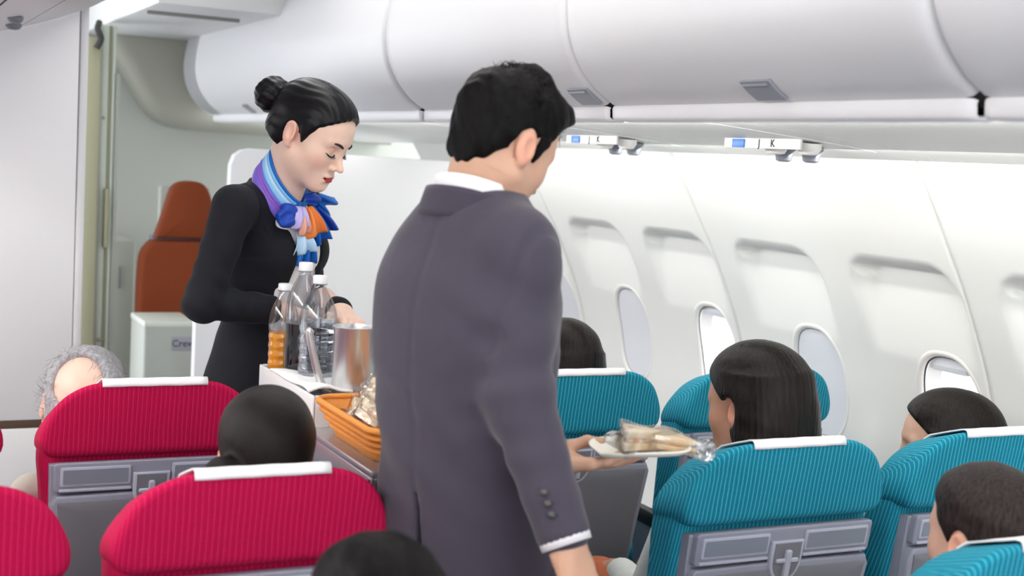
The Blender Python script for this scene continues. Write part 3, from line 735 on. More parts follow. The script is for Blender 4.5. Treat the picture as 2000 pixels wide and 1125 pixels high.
# ================================================================== signed-distance modelling for bodies, hair and clothes
class Field:
    def __init__(s, lo, hi, h):
        s.h = h; s.o = np.asarray(lo, float); n = np.ceil((np.asarray(hi, float) - s.o) / h).astype(int) + 1
        s.ax = [(s.o[i] + h * np.arange(n[i])).astype(np.float32) for i in range(3)]
        s.D = np.full(n, 1.0, np.float32)
    def _sl(s, lo, hi, pad):
        out = []
        for i in range(3):
            a = int(math.floor((lo[i] - pad - s.o[i]) / s.h)); b = int(math.ceil((hi[i] + pad - s.o[i]) / s.h)) + 1
            out.append(slice(max(a, 0), max(min(b, len(s.ax[i])), 0)))
        return tuple(out)
    def _pts(s, sl):
        return s.ax[0][sl[0]][:, None, None], s.ax[1][sl[1]][None, :, None], s.ax[2][sl[2]][None, None, :]
    def add(s, prim, k=0.02):
        f, lo, hi = prim; sl = s._sl(lo, hi, k + 4 * s.h)
        if any(q.stop <= q.start for q in sl): return s
        d = f(*s._pts(sl)); a = s.D[sl]
        if k > 0:
            m = np.maximum(k - np.abs(a - d), 0) / k; s.D[sl] = np.minimum(a, d) - m * m * k * 0.25
        else: s.D[sl] = np.minimum(a, d)
        return s
    def sub(s, prim, k=0.01):
        f, lo, hi = prim; sl = s._sl(lo, hi, k + 4 * s.h)
        if any(q.stop <= q.start for q in sl): return s
        d = -f(*s._pts(sl)); a = s.D[sl]
        m = np.maximum(k - np.abs(a - d), 0) / max(k, 1e-6); s.D[sl] = np.maximum(a, d) + m * m * k * 0.25
        return s
    def cut(s, f, k=0.006):
        """keep only where f(x,y,z) < 0"""
        d = f(*s._pts((slice(None),) * 3)); a = s.D
        m = np.maximum(k - np.abs(a - d), 0) / k; s.D = (np.maximum(a, d) + m * m * k * 0.25).astype(np.float32); return s
    def warp(s, f):
        s.D = (s.D + f(*s._pts((slice(None),) * 3))).astype(np.float32); return s
    def mesh(s):
        D = s.D; 
        D[0], D[-1], D[:, 0], D[:, -1], D[:, :, 0], D[:, :, -1] = (np.maximum(D[0], s.h), np.maximum(D[-1], s.h), np.maximum(D[:, 0], s.h), np.maximum(D[:, -1], s.h), np.maximum(D[:, :, 0], s.h), np.maximum(D[:, :, -1], s.h))
        I = D < 0
        c = np.zeros(np.array(D.shape) - 1, np.int8)
        for a in (0, 1):
            for b in (0, 1):
                for e in (0, 1):
                    c += I[a:a + c.shape[0], b:b + c.shape[1], e:e + c.shape[2]]
        act = (c > 0) & (c < 8); idx = np.argwhere(act)
        cid = np.full(act.shape, -1, np.int64); cid[act] = np.arange(len(idx))
        acc = np.zeros((len(idx), 3)); cnt = np.zeros(len(idx))
        cor = [(a, b, e) for a in (0, 1) for b in (0, 1) for e in (0, 1)]
        val = {q: D[idx[:, 0] + q[0], idx[:, 1] + q[1], idx[:, 2] + q[2]] for q in cor}
        for i, p in enumerate(cor):
            for q in cor[i + 1:]:
                if sum(abs(p[t] - q[t]) for t in range(3)) != 1: continue
                m = (val[p] < 0) != (val[q] < 0)
                t = np.where(m, val[p] / np.where(m, val[p] - val[q], 1), 0)
                pos = np.array(p)[None] + t[:, None] * (np.array(q) - np.array(p))[None]
                acc += np.where(m[:, None], pos, 0); cnt += m
        V = s.o + s.h * (idx + acc / cnt[:, None])
        F = []
        for ax in range(3):
            u, w = [i for i in range(3) if i != ax]
            sl0 = [slice(None)] * 3; sl1 = [slice(None)] * 3
            sl0[ax] = slice(0, -1); sl1[ax] = slice(1, None)
            ch = I[tuple(sl0)] != I[tuple(sl1)]
            e = np.argwhere(ch)
            ok = (e[:, u] > 0) & (e[:, w] > 0) & (e[:, u] < D.shape[u] - 1) & (e[:, w] < D.shape[w] - 1); e = e[ok]
            def g(du, dw):
                q = e.copy(); q[:, u] += du; q[:, w] += dw; return cid[q[:, 0], q[:, 1], q[:, 2]]
            quad = np.stack([g(-1, -1), g(0, -1), g(0, 0), g(-1, 0)], 1)
            ins = I[e[:, 0], e[:, 1], e[:, 2]]
            flip = ins if ax != 1 else ~ins
            quad[~flip] = quad[~flip][:, ::-1]
            F.append(quad)
        return V, np.vstack(F)
v3 = lambda *a: np.array(a, float)
def ell(c, r, Rm=None):
    c = np.asarray(c, float); r = np.asarray(r, float); b = np.full(3, r.max()) if Rm is not None else r
    def f(x, y, z):
        x, y, z = x - c[0], y - c[1], z - c[2]
        if Rm is not None:
            x, y, z = (Rm[0, 0] * x + Rm[1, 0] * y + Rm[2, 0] * z, Rm[0, 1] * x + Rm[1, 1] * y + Rm[2, 1] * z, Rm[0, 2] * x + Rm[1, 2] * y + Rm[2, 2] * z)
        k0 = np.sqrt((x / r[0]) ** 2 + (y / r[1]) ** 2 + (z / r[2]) ** 2); k1 = np.sqrt((x / r[0] ** 2) ** 2 + (y / r[1] ** 2) ** 2 + (z / r[2] ** 2) ** 2)
        return k0 * (k0 - 1) / np.maximum(k1, 1e-6)
    return f, c - b, c + b
def rc(a, b, r1, r2, w=None, s=1.0):
    """tapered capsule; optional flattening: extent along unit vector w is divided by s (s>1 thinner)"""
    a = np.asarray(a, float); b = np.asarray(b, float); ba = b - a; L2 = max(ba @ ba, 1e-9); rm = max(r1, r2) * max(1, 1 / s)
    if w is not None: w = np.asarray(w, float) / np.linalg.norm(w)
    def f(x, y, z):
        t = np.clip(((x - a[0]) * ba[0] + (y - a[1]) * ba[1] + (z - a[2]) * ba[2]) / L2, 0, 1)
        qx, qy, qz = x - a[0] - ba[0] * t, y - a[1] - ba[1] * t, z - a[2] - ba[2] * t
        q2 = qx * qx + qy * qy + qz * qz
        if w is not None:
            qw = qx * w[0] + qy * w[1] + qz * w[2]; q2 = q2 + (s * s - 1) * qw * qw
        return (np.sqrt(np.maximum(q2, 1e-12)) - (r1 + (r2 - r1) * t)) / max(1, s)
    return f, np.minimum(a, b) - rm, np.maximum(a, b) + rm
def loft(sec, p=2.4):
    """stack of superelliptic sections (z, cx, cy, rx, ry), z increasing"""
    S = np.asarray(sec, float); C = catmull(S, 8); o = np.argsort(C[:, 0]); C = C[o]
    lo = v3((S[:, 1] - S[:, 3]).min(), (S[:, 2] - S[:, 4]).min(), S[0, 0]) - .02; hi = v3((S[:, 1] + S[:, 3]).max(), (S[:, 2] + S[:, 4]).max(), S[-1, 0]) + .02
    def f(x, y, z):
        cx, cy, rx, ry = (np.interp(z, C[:, 0], C[:, i]).astype(np.float32) for i in range(1, 5))
        k = (np.abs((x - cx) / rx) ** p + np.abs((y - cy) / ry) ** p) ** (1 / p)
        d = (k - 1) * np.minimum(rx, ry)
        return np.maximum(d, np.maximum(S[0, 0] - z, z - S[-1, 0]))
    return f, lo, hi
def rotm(ax, deg):
    return np.array(Matrix.Rotation(math.radians(deg), 3, ax))
def set_col(o, cols, name='tint'):
    a = o.data.color_attributes.new(name, 'FLOAT_COLOR', 'POINT')
    c = np.ones((len(cols), 4), np.float32); c[:, :3] = cols; a.data.foreach_set('color', c.ravel())
def skin_mat(name, rough=0.48):
    m = mat(name, (0.8, 0.5, 0.4), rough, spec=0.35)
    at = nd(m, 'ShaderNodeAttribute'); at.attribute_name = 'tint'
    tc = nd(m, 'ShaderNodeTexCoord'); nz = nd(m, 'ShaderNodeTexNoise'); nz.inputs['Scale'].default_value = 28; lk(m, tc.outputs['Object'], nz.inputs['Vector'])
    mr = nd(m, 'ShaderNodeMapRange'); mr.inputs[3].default_value = 0.93; mr.inputs[4].default_value = 1.05; lk(m, nz.outputs['Fac'], mr.inputs[0])
    mx = nd(m, 'ShaderNodeVectorMath', operation='SCALE'); lk(m, at.outputs['Color'], mx.inputs[0]); lk(m, mr.outputs[0], mx.inputs['Scale'])
    lk(m, mx.outputs[0], bsdf(m).inputs['Base Color'])
    bsdf(m).inputs['Subsurface Weight'].default_value = 0.12; bsdf(m).inputs['Subsurface Radius'].default_value = (0.012, 0.005, 0.003); bsdf(m).inputs['Subsurface Scale'].default_value = 0.5
    return m
M['skin'] = skin_mat('skin')
def hair_mat(name, c1, c2, rough=0.33, scale=(60, 6, 60), strength=0.5, spec=0.3):
    m = mat(name, c1, rough, spec=spec)
    tc = nd(m, 'ShaderNodeTexCoord'); mp = nd(m, 'ShaderNodeMapping'); mp.inputs['Scale'].default_value = scale
    nz = nd(m, 'ShaderNodeTexNoise'); nz.inputs['Scale'].default_value = 4; nz.inputs['Detail'].default_value = 5
    at = nd(m, 'ShaderNodeAttribute'); at.attribute_name = 'flow'
    lk(m, at.outputs['Vector'], mp.inputs[0]); lk(m, mp.outputs[0], nz.inputs['Vector'])
    rp = nd(m, 'ShaderNodeValToRGB'); rp.color_ramp.elements[0].position = 0.3; rp.color_ramp.elements[1].position = 0.75
    rp.color_ramp.elements[0].color = (*c1, 1); rp.color_ramp.elements[1].color = (*c2, 1)
    lk(m, nz.outputs['Fac'], rp.inputs[0]); lk(m, rp.outputs[0], bsdf(m).inputs['Base Color'])
    bp = nd(m, 'ShaderNodeBump'); bp.inputs['Strength'].default_value = strength; bp.inputs['Distance'].default_value = 0.003
    lk(m, nz.outputs['Fac'], bp.inputs['Height']); lk(m, bp.outputs[0], bsdf(m).inputs['Normal'])
    return m
M['hair_black'] = hair_mat('black hair', (0.004, 0.004, 0.005), (0.012, 0.011, 0.013), 0.30, (3, 40, 1), 0.12, 0.18)
M['hair_short'] = hair_mat('short black hair', (0.003, 0.0026, 0.0026), (0.008, 0.007, 0.007), 0.55, (30, 10, 12), 0.9, 0.08)
M['hair_long'] = hair_mat('long dark hair', (0.004, 0.003, 0.0027), (0.016, 0.011, 0.009), 0.42, (40, 40, 2), 0.4, 0.15)
M['hair_grey'] = hair_mat('grey hair', (0.22, 0.22, 0.24), (0.48, 0.47, 0.48), 0.6, (40, 40, 14), 0.8)
M['hair_brown'] = hair_mat('short brown-black hair', (0.010, 0.0075, 0.007), (0.04, 0.028, 0.026), 0.5, (50, 50, 14), 0.7, 0.15)
def head_prims(F, fem=False, neck=None, ears=True, sc=1.0):
    A = F.add; S = F.sub
    A(ell((0, -.012, .035), (.075, .098, .083)), 0)
    A(ell((0, .030, .030), (.064, .060, .064)), .03)
    A(ell((0, .028, -.033), (.058, .060, .076)), .03)
    for s in (-1, 1):
        A(ell((s * .034, .052, -.026), (.026, .027, .028)), .03)
        jr = .018 if fem else .023
        A(rc((s * (.046 if fem else .052), .004, -.052), (s * .014, .066, -.088 if fem else -.097), jr, jr - .003), .03)
    A(ell((0, .078 if fem else .077, -.090 if fem else -.099), (.018 if fem else .022, .017, .016)), .022)
    A(ell((0, .074, -.064), (.028, .020, .026)), .02)
    for s in (-1, 1):
        A(rc((s * .012, .086, .022), (s * .045, .071, .020), .0075, .007), .016)
        S(ell((s * .031, .097, .003), (.017, .015, .011)), .014)
        A(ell((s * .0305, .0740, -.001), (.0150, .0130, .0120)), .005)
    A(rc((0, .082, .012), (0, .1060, -.029), .0068, .0078), .012)
    A(ell((0, .1105, -.0325), (.0078, .0080, .0068)), .007)
    for s in (-1, 1): A(ell((s * .0125, .0945, -.037), (.0062, .0100, .0065)), .007)
    for s in (-1, 1): S(ell((s * .006, .102, -.0435), (.0035, .006, .003)), .003)
    S(rc((0, .1005, -.047), (0, .0995, -.055), .002, .003), .006)
    A(ell((0, .0925, -.0598), (.0215, .0085, .0050)), .006); A(ell((0, .0920, -.0710), (.0175, .0095, .0060)), .006)
    S(rc((-.021, .0935, -.0655), (.021, .0935, -.0655), .0016, .0016), .004)
    S(ell((0, .098, -.0825), (.016, .007, .005)), .01)
    if ears:
        for s in (-1, 1):
            Rm = rotm('Z', s * -18) @ rotm('X', 12)
            A(ell((s * .077, -.012, -.004), (.0075, .0185, .031), Rm), .006); A(ell((s * .074, -.004, -.030), (.007, .009, .010)), .006)
            S(ell((s * .0865, -.008, -.001), (.0075, .0105, .017), Rm), .004)
    if neck is not None:
        A(rc((0, -.022, -.045), neck, .052 if fem else .053, .056 if fem else .057), .03)
def lips_brow_tint(V, base, lips, blush=0.0, shadow=None):
    c = np.tile(np.asarray(base, float), (len(V), 1))
    x, y, z = V.T
    def blend(m, col):
        m = m[:, None]; c[:] = c * (1 - m) + np.asarray(col) * m
    if blush:
        for s in (-1, 1):
            d = np.sqrt(((x - s * .042) / .026) ** 2 + ((y - .06) / .04) ** 2 + ((z + .028) / .022) ** 2); blend(blush * sstep(1.3, 0.2, d), (0.80, 0.33, 0.26))
        d = np.sqrt((x / .013) ** 2 + ((y - .108) / .02) ** 2 + ((z + .033) / .014) ** 2); blend(0.35 * blush * sstep(1.3, 0.3, d), (0.8, 0.36, 0.3))
    if shadow is not None:
        for s in (-1, 1):
            d = np.sqrt(((x - s * .031) / .021) ** 2 + ((z - .006) / .010) ** 2); blend(0.55 * sstep(1.2, 0.4, d) * (y > .06), shadow)
    if lips is not None:
        hw = .0225; zz = -.0655; up = .0075 * (1 - np.clip(np.abs(x) / hw, 0, 1) ** 2); dn = .0115 * (1 - np.clip(np.abs(x) / hw, 0, 1) ** 2.2)
        m = (y > .078) & (np.abs(x) < hw); t = np.where(z > zz, (z - zz) / np.maximum(up, 1e-4), (zz - z) / np.maximum(dn, 1e-4)); blend(np.where(m, sstep(1.12, 0.85, t), 0), lips)
    for s in (-1, 1):     # ears a little redder
        d = np.sqrt(((x - s * .078) / .02) ** 2 + ((y + .01) / .025) ** 2 + ((z + .004) / .036) ** 2); blend(0.45 * sstep(1.1, 0.6, d), (0.80, 0.34, 0.24))
    return c
def hand_prims(F, wrist, d, n, side, curls=(20, 25, 28, 32), thumb=(35, 20), sc=1.0, spread=4, k=.006, tf=6):
    """d: direction wrist->knuckles, n: palm normal (out of the palm), side: +1 thumb lies towards cross(d,n)"""
    d = np.asarray(d, float) / np.linalg.norm(d); n = np.asarray(n, float); n = n - d * (n @ d); n /= np.linalg.norm(n)
    t = np.cross(d, n) * side; w = np.asarray(wrist, float)
    P = lambda a, b, c: w + sc * (a * d + b * t + c * n)
    F.add(rc(P(-.03, 0, 0), P(.012, 0, 0), .024 * sc, .026 * sc, n, 1.25), .02)
    for b in (-.027, -.009, .009, .027): F.add(rc(P(.01, b * .6, 0), P(.078, b, .001), .0145 * sc, .0118 * sc), .014)
    F.add(ell(P(.035, .024, .010), np.array([.027, .020, .016]) * sc, np.stack([d, t, n], 1)), .016)
    lens = {.027: (.042, .026, .021), .009: (.046, .029, .023), -.009: (.043, .027, .022), -.027: (.033, .021, .019)}
    tips = []
    for (b, L), cu in zip(lens.items(), curls):
        p = P(.080 if abs(b) < .02 else .074, b, 0); a0 = math.radians(cu * 0.8); sp = math.radians(spread * b / .018)
        ang = a0
        for j, l in enumerate(L):
            e = d * math.cos(ang) + n * math.sin(ang) + t * math.sin(sp) * (1 if j == 0 else .6); e /= np.linalg.norm(e)
            q = p + e * l * sc
            F.add(rc(p, q, (.0098 - .0008 * j) * sc, (.0090 - .0009 * j) * sc), k); p = q; ang += math.radians(cu * (1.0 if j == 0 else .7))
        tips.append(p)
    p = P(.018, .030, .008); ang = math.radians(thumb[0]); fl = math.radians(thumb[1])
    e = d * math.cos(ang) + t * math.sin(ang); e = e * math.cos(fl) + n * math.sin(fl)
    for j, l in enumerate((.040, .031, .026)):
        q = p + e * l * sc; F.add(rc(p, q, (.0130 - .0015 * j) * sc, (.0115 - .0013 * j) * sc), .010 if j == 0 else k)
        p = q; ang -= math.radians(14); e = d * math.cos(ang) + t * math.sin(ang); fl += math.radians(tf); e = e * math.cos(fl) + n * math.sin(fl)
    tips.append(p)
    return tips
def frame(o, F2):
    """body frame: local x right, y forward, z up"""
    F2 = np.asarray(F2, float); F2 = F2 / np.linalg.norm(F2); Rv = v3(F2[1], -F2[0], 0); Fv = v3(F2[0], F2[1], 0); o = np.asarray(o, float)
    tol = lambda p: v3((np.asarray(p) - o) @ Rv, (np.asarray(p) - o) @ Fv, p[2] - o[2])
    return tol, math.atan2(Rv[1], Rv[0])
def head_matrix(center, yaw_rel, pitch, roll=0, sc=1.0):
    """head-local -> body-local; yaw positive turns to the person's left"""
    return Matrix.Translation(center) @ Matrix.Rotation(math.radians(yaw_rel), 4, 'Z') @ Matrix.Rotation(math.radians(roll), 4, 'Y') @ Matrix.Rotation(math.radians(-pitch), 4, 'X') @ Matrix.Scale(sc, 4)
def xf(Mx, V):
    A = np.array(Mx); return np.asarray(V) @ A[:3, :3].T + A[:3, 3]
def inv_pt(Mx, p): return np.array(Mx.inverted() @ Vector(p))
def flow_attr(o, V, c=(0, -.02, .03), mode='back'):
    V = np.asarray(V); x, y, z = (V - np.asarray(c)).T
    if mode == 'back':      # combed straight back: bands follow planes containing the x axis
        a = np.arctan2(z, -y); fl = np.stack([x * 0 + a * 0.12, x * 1.0 + z * 0.6, a], 1)
        fl = np.stack([y, np.arctan2(x, z + .1) , y * 0], 1)
    else: fl = V
    a = o.data.attributes.new('flow', 'FLOAT_VECTOR', 'POINT'); a.data.foreach_set('vector', fl.astype(np.float32).ravel())
def joinm(parts):
    V = []; F = []; C = []; n = 0
    for v, f, c in parts:
        V.append(v); F.append(np.asarray(f) + n); C.append(c); n += len(v)
    return np.vstack(V), np.vstack(F), np.vstack(C)
def vnoise(x, y, z, s, seed=0):
    r = np.random.default_rng(seed); out = 0
    for i in range(5):
        k = r.normal(size=3); k /= np.linalg.norm(k); k *= s * r.uniform(.7, 1.6); out = out + np.sin(k[0] * x + k[1] * y + k[2] * z + r.uniform(0, 6.3))
    return out / 5
def strands(n, seed, c, r, cond, length, rad=.0006, droop=0.3):
    """fine loose hairs standing off an ellipsoid (head-local)"""
    g = np.random.default_rng(seed); parts = []; c = np.asarray(c, float); r = np.asarray(r, float)
    while len(parts) < n:
        d = g.normal(size=3); d /= np.linalg.norm(d); p = c + d * r
        if not cond(*p): continue
        t = g.normal(size=3); t -= d * (t @ d); t /= np.linalg.norm(t); L = length * g.uniform(.5, 1.2)
        P = [p - d * .003 + (d * .55 * s + t * .8 * s * s * 1.0 - v3(0, 0, droop * s * s)) * L for s in (0, .33, .66, 1.0)]
        parts.append(tube(P, [rad, rad, rad * .8, rad * .3], 3, False))
    return merge(*parts)
# ================================================================== the uniformed woman
def cloth_mat(name, col, rough=0.8, sheen=0.3, bump=0.25, sc=14, var=0.12):
    m = mat(name, col, rough, spec=0.25)
    bsdf(m).inputs['Sheen Weight'].default_value = sheen; bsdf(m).inputs['Sheen Roughness'].default_value = 0.5
    tc = nd(m, 'ShaderNodeTexCoord'); nz = nd(m, 'ShaderNodeTexNoise'); nz.inputs['Scale'].default_value = sc; nz.inputs['Detail'].default_value = 3
    n2 = nd(m, 'ShaderNodeTexNoise'); n2.inputs['Scale'].default_value = 900
    lk(m, tc.outputs['Object'], nz.inputs['Vector']); lk(m, tc.outputs['Object'], n2.inputs['Vector'])
    ad = nd(m, 'ShaderNodeMath', operation='MULTIPLY_ADD'); lk(m, n2.outputs['Fac'], ad.inputs[0]); ad.inputs[1].default_value = 0.04; lk(m, nz.outputs['Fac'], ad.inputs[2])
    bp = nd(m, 'ShaderNodeBump'); bp.inputs['Strength'].default_value = bump; bp.inputs['Distance'].default_value = 0.02
    lk(m, ad.outputs[0], bp.inputs['Height']); lk(m, bp.outputs[0], bsdf(m).inputs['Normal'])
    return m
M['navy'] = cloth_mat('black-navy jacket wool', (0.0075, 0.0085, 0.013), 0.8, 0.03, 0.3, 12)
M['skirt'] = cloth_mat('black skirt', (0.008, 0.008, 0.011), 0.8, 0.1)
M['shirt'] = cloth_mat('white shirt cotton', (0.82, 0.81, 0.83), 0.8, 0.1, 0.15, 20)
M['suit'] = cloth_mat('charcoal suit wool', (0.052, 0.044, 0.066), 0.75, 0.2, 0.25, 9)
M['suit_trouser'] = cloth_mat('charcoal trouser wool', (0.035, 0.033, 0.045), 0.8, 0.2)
M['leather'] = mat('black shoe leather', (0.01, 0.01, 0.012), 0.3)
M['lash'] = mat('dark lashes', (0.008, 0.006, 0.006), 0.6)
M['brow'] = mat('dark brown brow', (0.03, 0.017, 0.012), 0.8)
SKIN_W = (0.86, 0.60, 0.48); SKIN_M = (0.60, 0.355, 0.245)
def band(name, c, rx, ry, ax, h0, h1, th, material, parent, gap=0.0, flare=0.0, n=48, rise=None, a0=0, a1=360):
    """collar-like band round an axis frame ax (3x3, columns x,y,up) at c; rise(angle)->extra height of the upper edge"""
    V = []; F = []; A = np.linspace(math.radians(a0), math.radians(a1), n)
    rows = 6
    for i in range(rows):
        t = i / (rows - 1)
        for a in A:
            up = h0 + (h1 - h0) * t + (rise(a) * t if rise else 0)
            rr = 1 + flare * (1 - t)
            p = v3(rx * rr * math.cos(a), ry * rr * math.sin(a), up); V.append(np.asarray(c) + ax @ p)
    for i in range(rows - 1):
        for j in range(n - 1):
            q = i * n + j; F.append((q, q + 1, q + n + 1, q + n))
    o = mk(name, V, F, material, parent); sol(o, th, 0); return o
def build_woman():
    O = v3(0.955, 3.36, 0.0); tol, rz = frame(O, (0.72, -0.694))
    L = lambda *p: tol(v3(*p))
    hd = L(1.010, 3.204, 1.616); HM = head_matrix(hd, -3, 28, 0, 1.05)
    nb = L(0.962, 3.285, 1.47)
    # --- skin: head with neck, hands, hidden body
    fh = Field((-.10, -.13, -.20), (.10, .13, .13), .0022)
    head_prims(fh, True, inv_pt(HM, nb))
    Vh, Fh = fh.mesh(); Ch = lips_brow_tint(Vh, SKIN_W, (0.42, 0.055, 0.05), 0.45, (0.72, 0.33, 0.24))
    # forearm and hands
    Rs, Re, Rw = L(0.826, 3.215, 1.425), L(0.748, 3.175, 1.198), L(0.925, 3.180, 1.180)
    Ls, Le, Lw = L(1.075, 3.46, 1.425), L(1.09, 3.415, 1.155), L(1.100, 3.185, 1.176)
    f2 = Field((-.26, -.06, 1.08), (.46, .50, 1.30), .0032)
    d = Rw - Re; d /= np.linalg.norm(d)
    f2.add(rc(Rw - d * .10, Rw, .030, .025), .01)
    hand_prims(f2, Rw + d * .02, d + v3(0, .2, -.1), v3(0, .35, -1) , 1, (16, 20, 24, 28), (28, 10), .92)
    d2 = L(1.117, 3.05, 1.145) - Lw; d2 /= np.linalg.norm(d2)
    f2.add(rc(Lw - d2 * .10, Lw, .028, .024), .01)
    hand_prims(f2, Lw, d2, v3(0.2, -.1, -1), -1, (22, 28, 32, 36), (24, 25), .92)
    Vf, Ff = f2.mesh(); Cf = np.tile(SKIN_W, (len(Vf), 1))
    f3 = Field((-.26, -.25, -.0), (.26, .25, 1.5), .012)
    f3.add(loft([(.78, 0, 0, .12, .09), (.95, 0, 0, .135, .10), (1.12, 0, 0, .10, .078), (1.3, 0, .01, .125, .09), (1.42, 0, 0, .10, .06), (1.47, 0, .02, .05, .05)]), 0)
    for s in (-1, 1): f3.add(rc((s * .06 - .03, .03, .85), (s * .06 - .055, .055, .45), .07, .05), .03); f3.add(rc((s * .06 - .055, .055, .45), (s * .06 - .055, .035, .06), .05, .034), .03); f3.add(rc((s * .06 - .055, .03, .04), (s * .06 - .055, .17, .025), .032, .024), .03)
    for a, b in ((Rs, Re), (Re, Rw), (Ls, Le), (Le, Lw)): f3.add(rc(a, b, .036, .028), .02)
    Vb, Fb = f3.mesh(); Cb = np.tile(SKIN_W, (len(Vb), 1))
    V, F, C = joinm([(xf(HM, Vh), Fh, Ch), (Vf, Ff, Cf), (Vb, Fb, Cb)])
    body = mk('person', V, F, M['skin']); set_col(body, C); body.location = O; body.rotation_euler = (0, 0, rz)
    tag(body, 'woman in black jacket and blue scarf, hair in a bun, looking down at the trolley', 'person')
    # --- hair: sleek cap with bun
    f = Field((-.10, -.20, -.11), (.10, .12, .15), .0025)
    f.add(ell((0, -.014, .038), (.0805, .105, .0885)), 0)
    f.add(ell((0, .025, .052), (.068, .066, .062)), .03)
    f.add(ell((0, -.055, -.025), (.064, .055, .055)), .03)
    for s in (-1, 1): f.add(rc((s * .066, .022, .03), (s * .070, .024, -.012), .011, .005), .02)
    def face(x, y, z):
        front = (0.004 + 0.98 * y - z) / 1.4 + 0 * x - .10 * np.abs(x)      # below the hairline
        side = np.abs(x) - 0.073
        a = np.minimum(front, y + 0.004)                           # in front of the ears
        b = np.minimum(-0.052 - 0.35 * (y + .05) - z, 10)          # nape
        burn = np.maximum(np.maximum(np.abs(y - .022) - .012 - .45 * (z - .012), -.030 - z), .04 - np.abs(x))
        a = np.minimum(a, burn)
        ear = -np.sqrt(((y + .012) / .75) ** 2 + (z + .004) ** 2) + .026; ear = np.minimum(ear, np.abs(x) - .05)
        return np.maximum(np.maximum(a, b), ear)
    f.cut(face, .006)
    f.warp(lambda x, y, z: .0006 * np.sin(np.arctan2(x, z + .12) * 75 + 3 * np.sin(y * 40)) * (np.abs(x) > .01))
    f.sub(rc((0, .085, .075), (0, -.03, .132), .002, .0015), .004)
    Vc, Fc = f.mesh()
    hair = mk('hair', xf(HM, Vc), Fc, M['hair_black'], body); flow_attr(hair, Vc)
    f = Field((-.07, -.21, -.04), (.07, -.07, .11), .0025)
    f.add(ell((0, -.138, .028), (.046, .040, .045)), 0); f.add(ell((0, -.120, .036), (.036, .035, .034)), .01); f.sub(ell((0, -.178, .03), (.012, .012, .012)), .02)
    f.add(rc((0, -.10, .035), (0, -.115, .033), .03, .03), .012)
    f.warp(lambda x, y, z: .0010 * np.sin(np.arctan2(x, z - .03) * 3 + (y + .14) * 230) + .0007 * np.sin(np.arctan2(x, z - .03) * 14))
    Vc, Fc = f.mesh(); bun = mk('bun', xf(HM, Vc), Fc, M['hair_black'], hair); flow_attr(bun, Vc)
    # --- brows, lashes
    for s in (-1, 1):
        P = catmull([(s * .013, .0975, .0180), (s * .025, .0945, .0225), (s * .038, .0865, .0235), (s * .049, .075, .0190)], 5)
        Vt, Ft = tube(P, [.0020, .0026, .0030, .0032, .0032, .0032, .0031, .0030, .0028, .0026, .0024, .0020, .0016, .0012, .0008, .0005], 8)
        Vt = np.array(Vt); mk('eyebrow', xf(HM, Vt), Ft, M['brow'], body)
        P = catmull([(s * .0165, .0872, -.0055), (s * .024, .0897, -.0090), (s * .032, .0890, -.0102), (s * .040, .0845, -.0085), (s * .0475, .0775, -.0035)], 5)
        Vt, Ft = tube(P, .0016, 6); parts = [(Vt, Ft)]
        for t in np.linspace(.1, 1, 12):
            p = P[int(t * (len(P) - 1))]; o_ = v3(s * .35 * (t - .25), .9, -.45); o_ /= np.linalg.norm(o_)
            parts.append(tube([p, p + o_ * .005, p + o_ * .0085 + v3(0, 0, .0015)], [.0005, .0004, .00015], 4))
        Vt, Ft = merge(*parts); mk('eyelashes', xf(HM, np.array(Vt)), Ft, M['lash'], body)
    # earring stud
    Vt, Ft = lathe([(.0005, -.002), (.0025, 0), (.0005, .0025)], 10, (.081, -.004, -.034)); mk('earring', xf(HM, np.array(Vt)), Ft, M['steel'], body)
    # --- jacket
    f = Field((-.31, -.22, .92), (.36, .26, 1.54), .0045)
    f.add(loft([(.945, 0, -.015, .158, .132), (1.0, 0, -.012, .150, .124), (1.12, 0, -.005, .122, .100), (1.20, 0, 0, .126, .104), (1.31, 0, .012, .142, .118), (1.39, 0, .008, .148, .098), (1.445, 0, .008, .115, .072), (1.485, 0, .018, .062, .052)], 2.2), 0)
    for s in (-1, 1): f.add(ell((s * .062, .085, 1.315), (.055, .05, .055)), .05)
    for a, b, c_ in ((Rs, Re, Rw), (Ls, Le, Lw)):
        cs = v3(0, .012, 1.455) ; f.add(rc(cs + (a - cs) * .15, a + v3(0, 0, .010), .050, .044), .05)
        f.add(rc(a, b, .052, .043), .022); u = (c_ - b); l = np.linalg.norm(u); u /= l
        f.add(rc(b, c_ - u * .012, .044, .037), .022)
    def folds(p0, ax, freq, amp, rad, seed):
        ax = np.asarray(ax, float); ax /= np.linalg.norm(ax)
        def g(x, y, z):
            d2 = (x - p0[0]) ** 2 + (y - p0[1]) ** 2 + (z - p0[2]) ** 2
            t = (x - p0[0]) * ax[0] + (y - p0[1]) * ax[1] + (z - p0[2]) * ax[2]
            return amp * np.exp(-d2 / rad ** 2) * np.sin(t * freq + 2.2 * vnoise(x, y, z, 22, seed))
        return g
    f.warp(folds(Re, (Re - Rs) + .6 * (Re - Rw), 130, .004, .085, 3)); f.warp(folds((Re + Rw) / 2, Rw - Re, 105, .0022, .08, 4)); f.warp(folds((Rs + Re) / 2, Re - Rs, 90, .002, .09, 5))
    f.warp(folds(v3(-.02, -.05, 1.13), (.3, 0, 1), 75, .0035, .13, 6)); f.warp(folds(v3(.10, .0, 1.02), (1, 0, .3), 70, .003, .1, 8))
    # armhole seam
    f.warp(lambda x, y, z: .0035 * np.exp(-((np.abs(x) - .152 + .10 * (1.45 - z)) / .005) ** 2) * (z > 1.30) * (z < 1.50) * (np.abs(y) < .13))
    # neck opening and open front
    f.sub(rc((0, .075, 1.52), (0, .10, 1.36), .060, .030), .012)
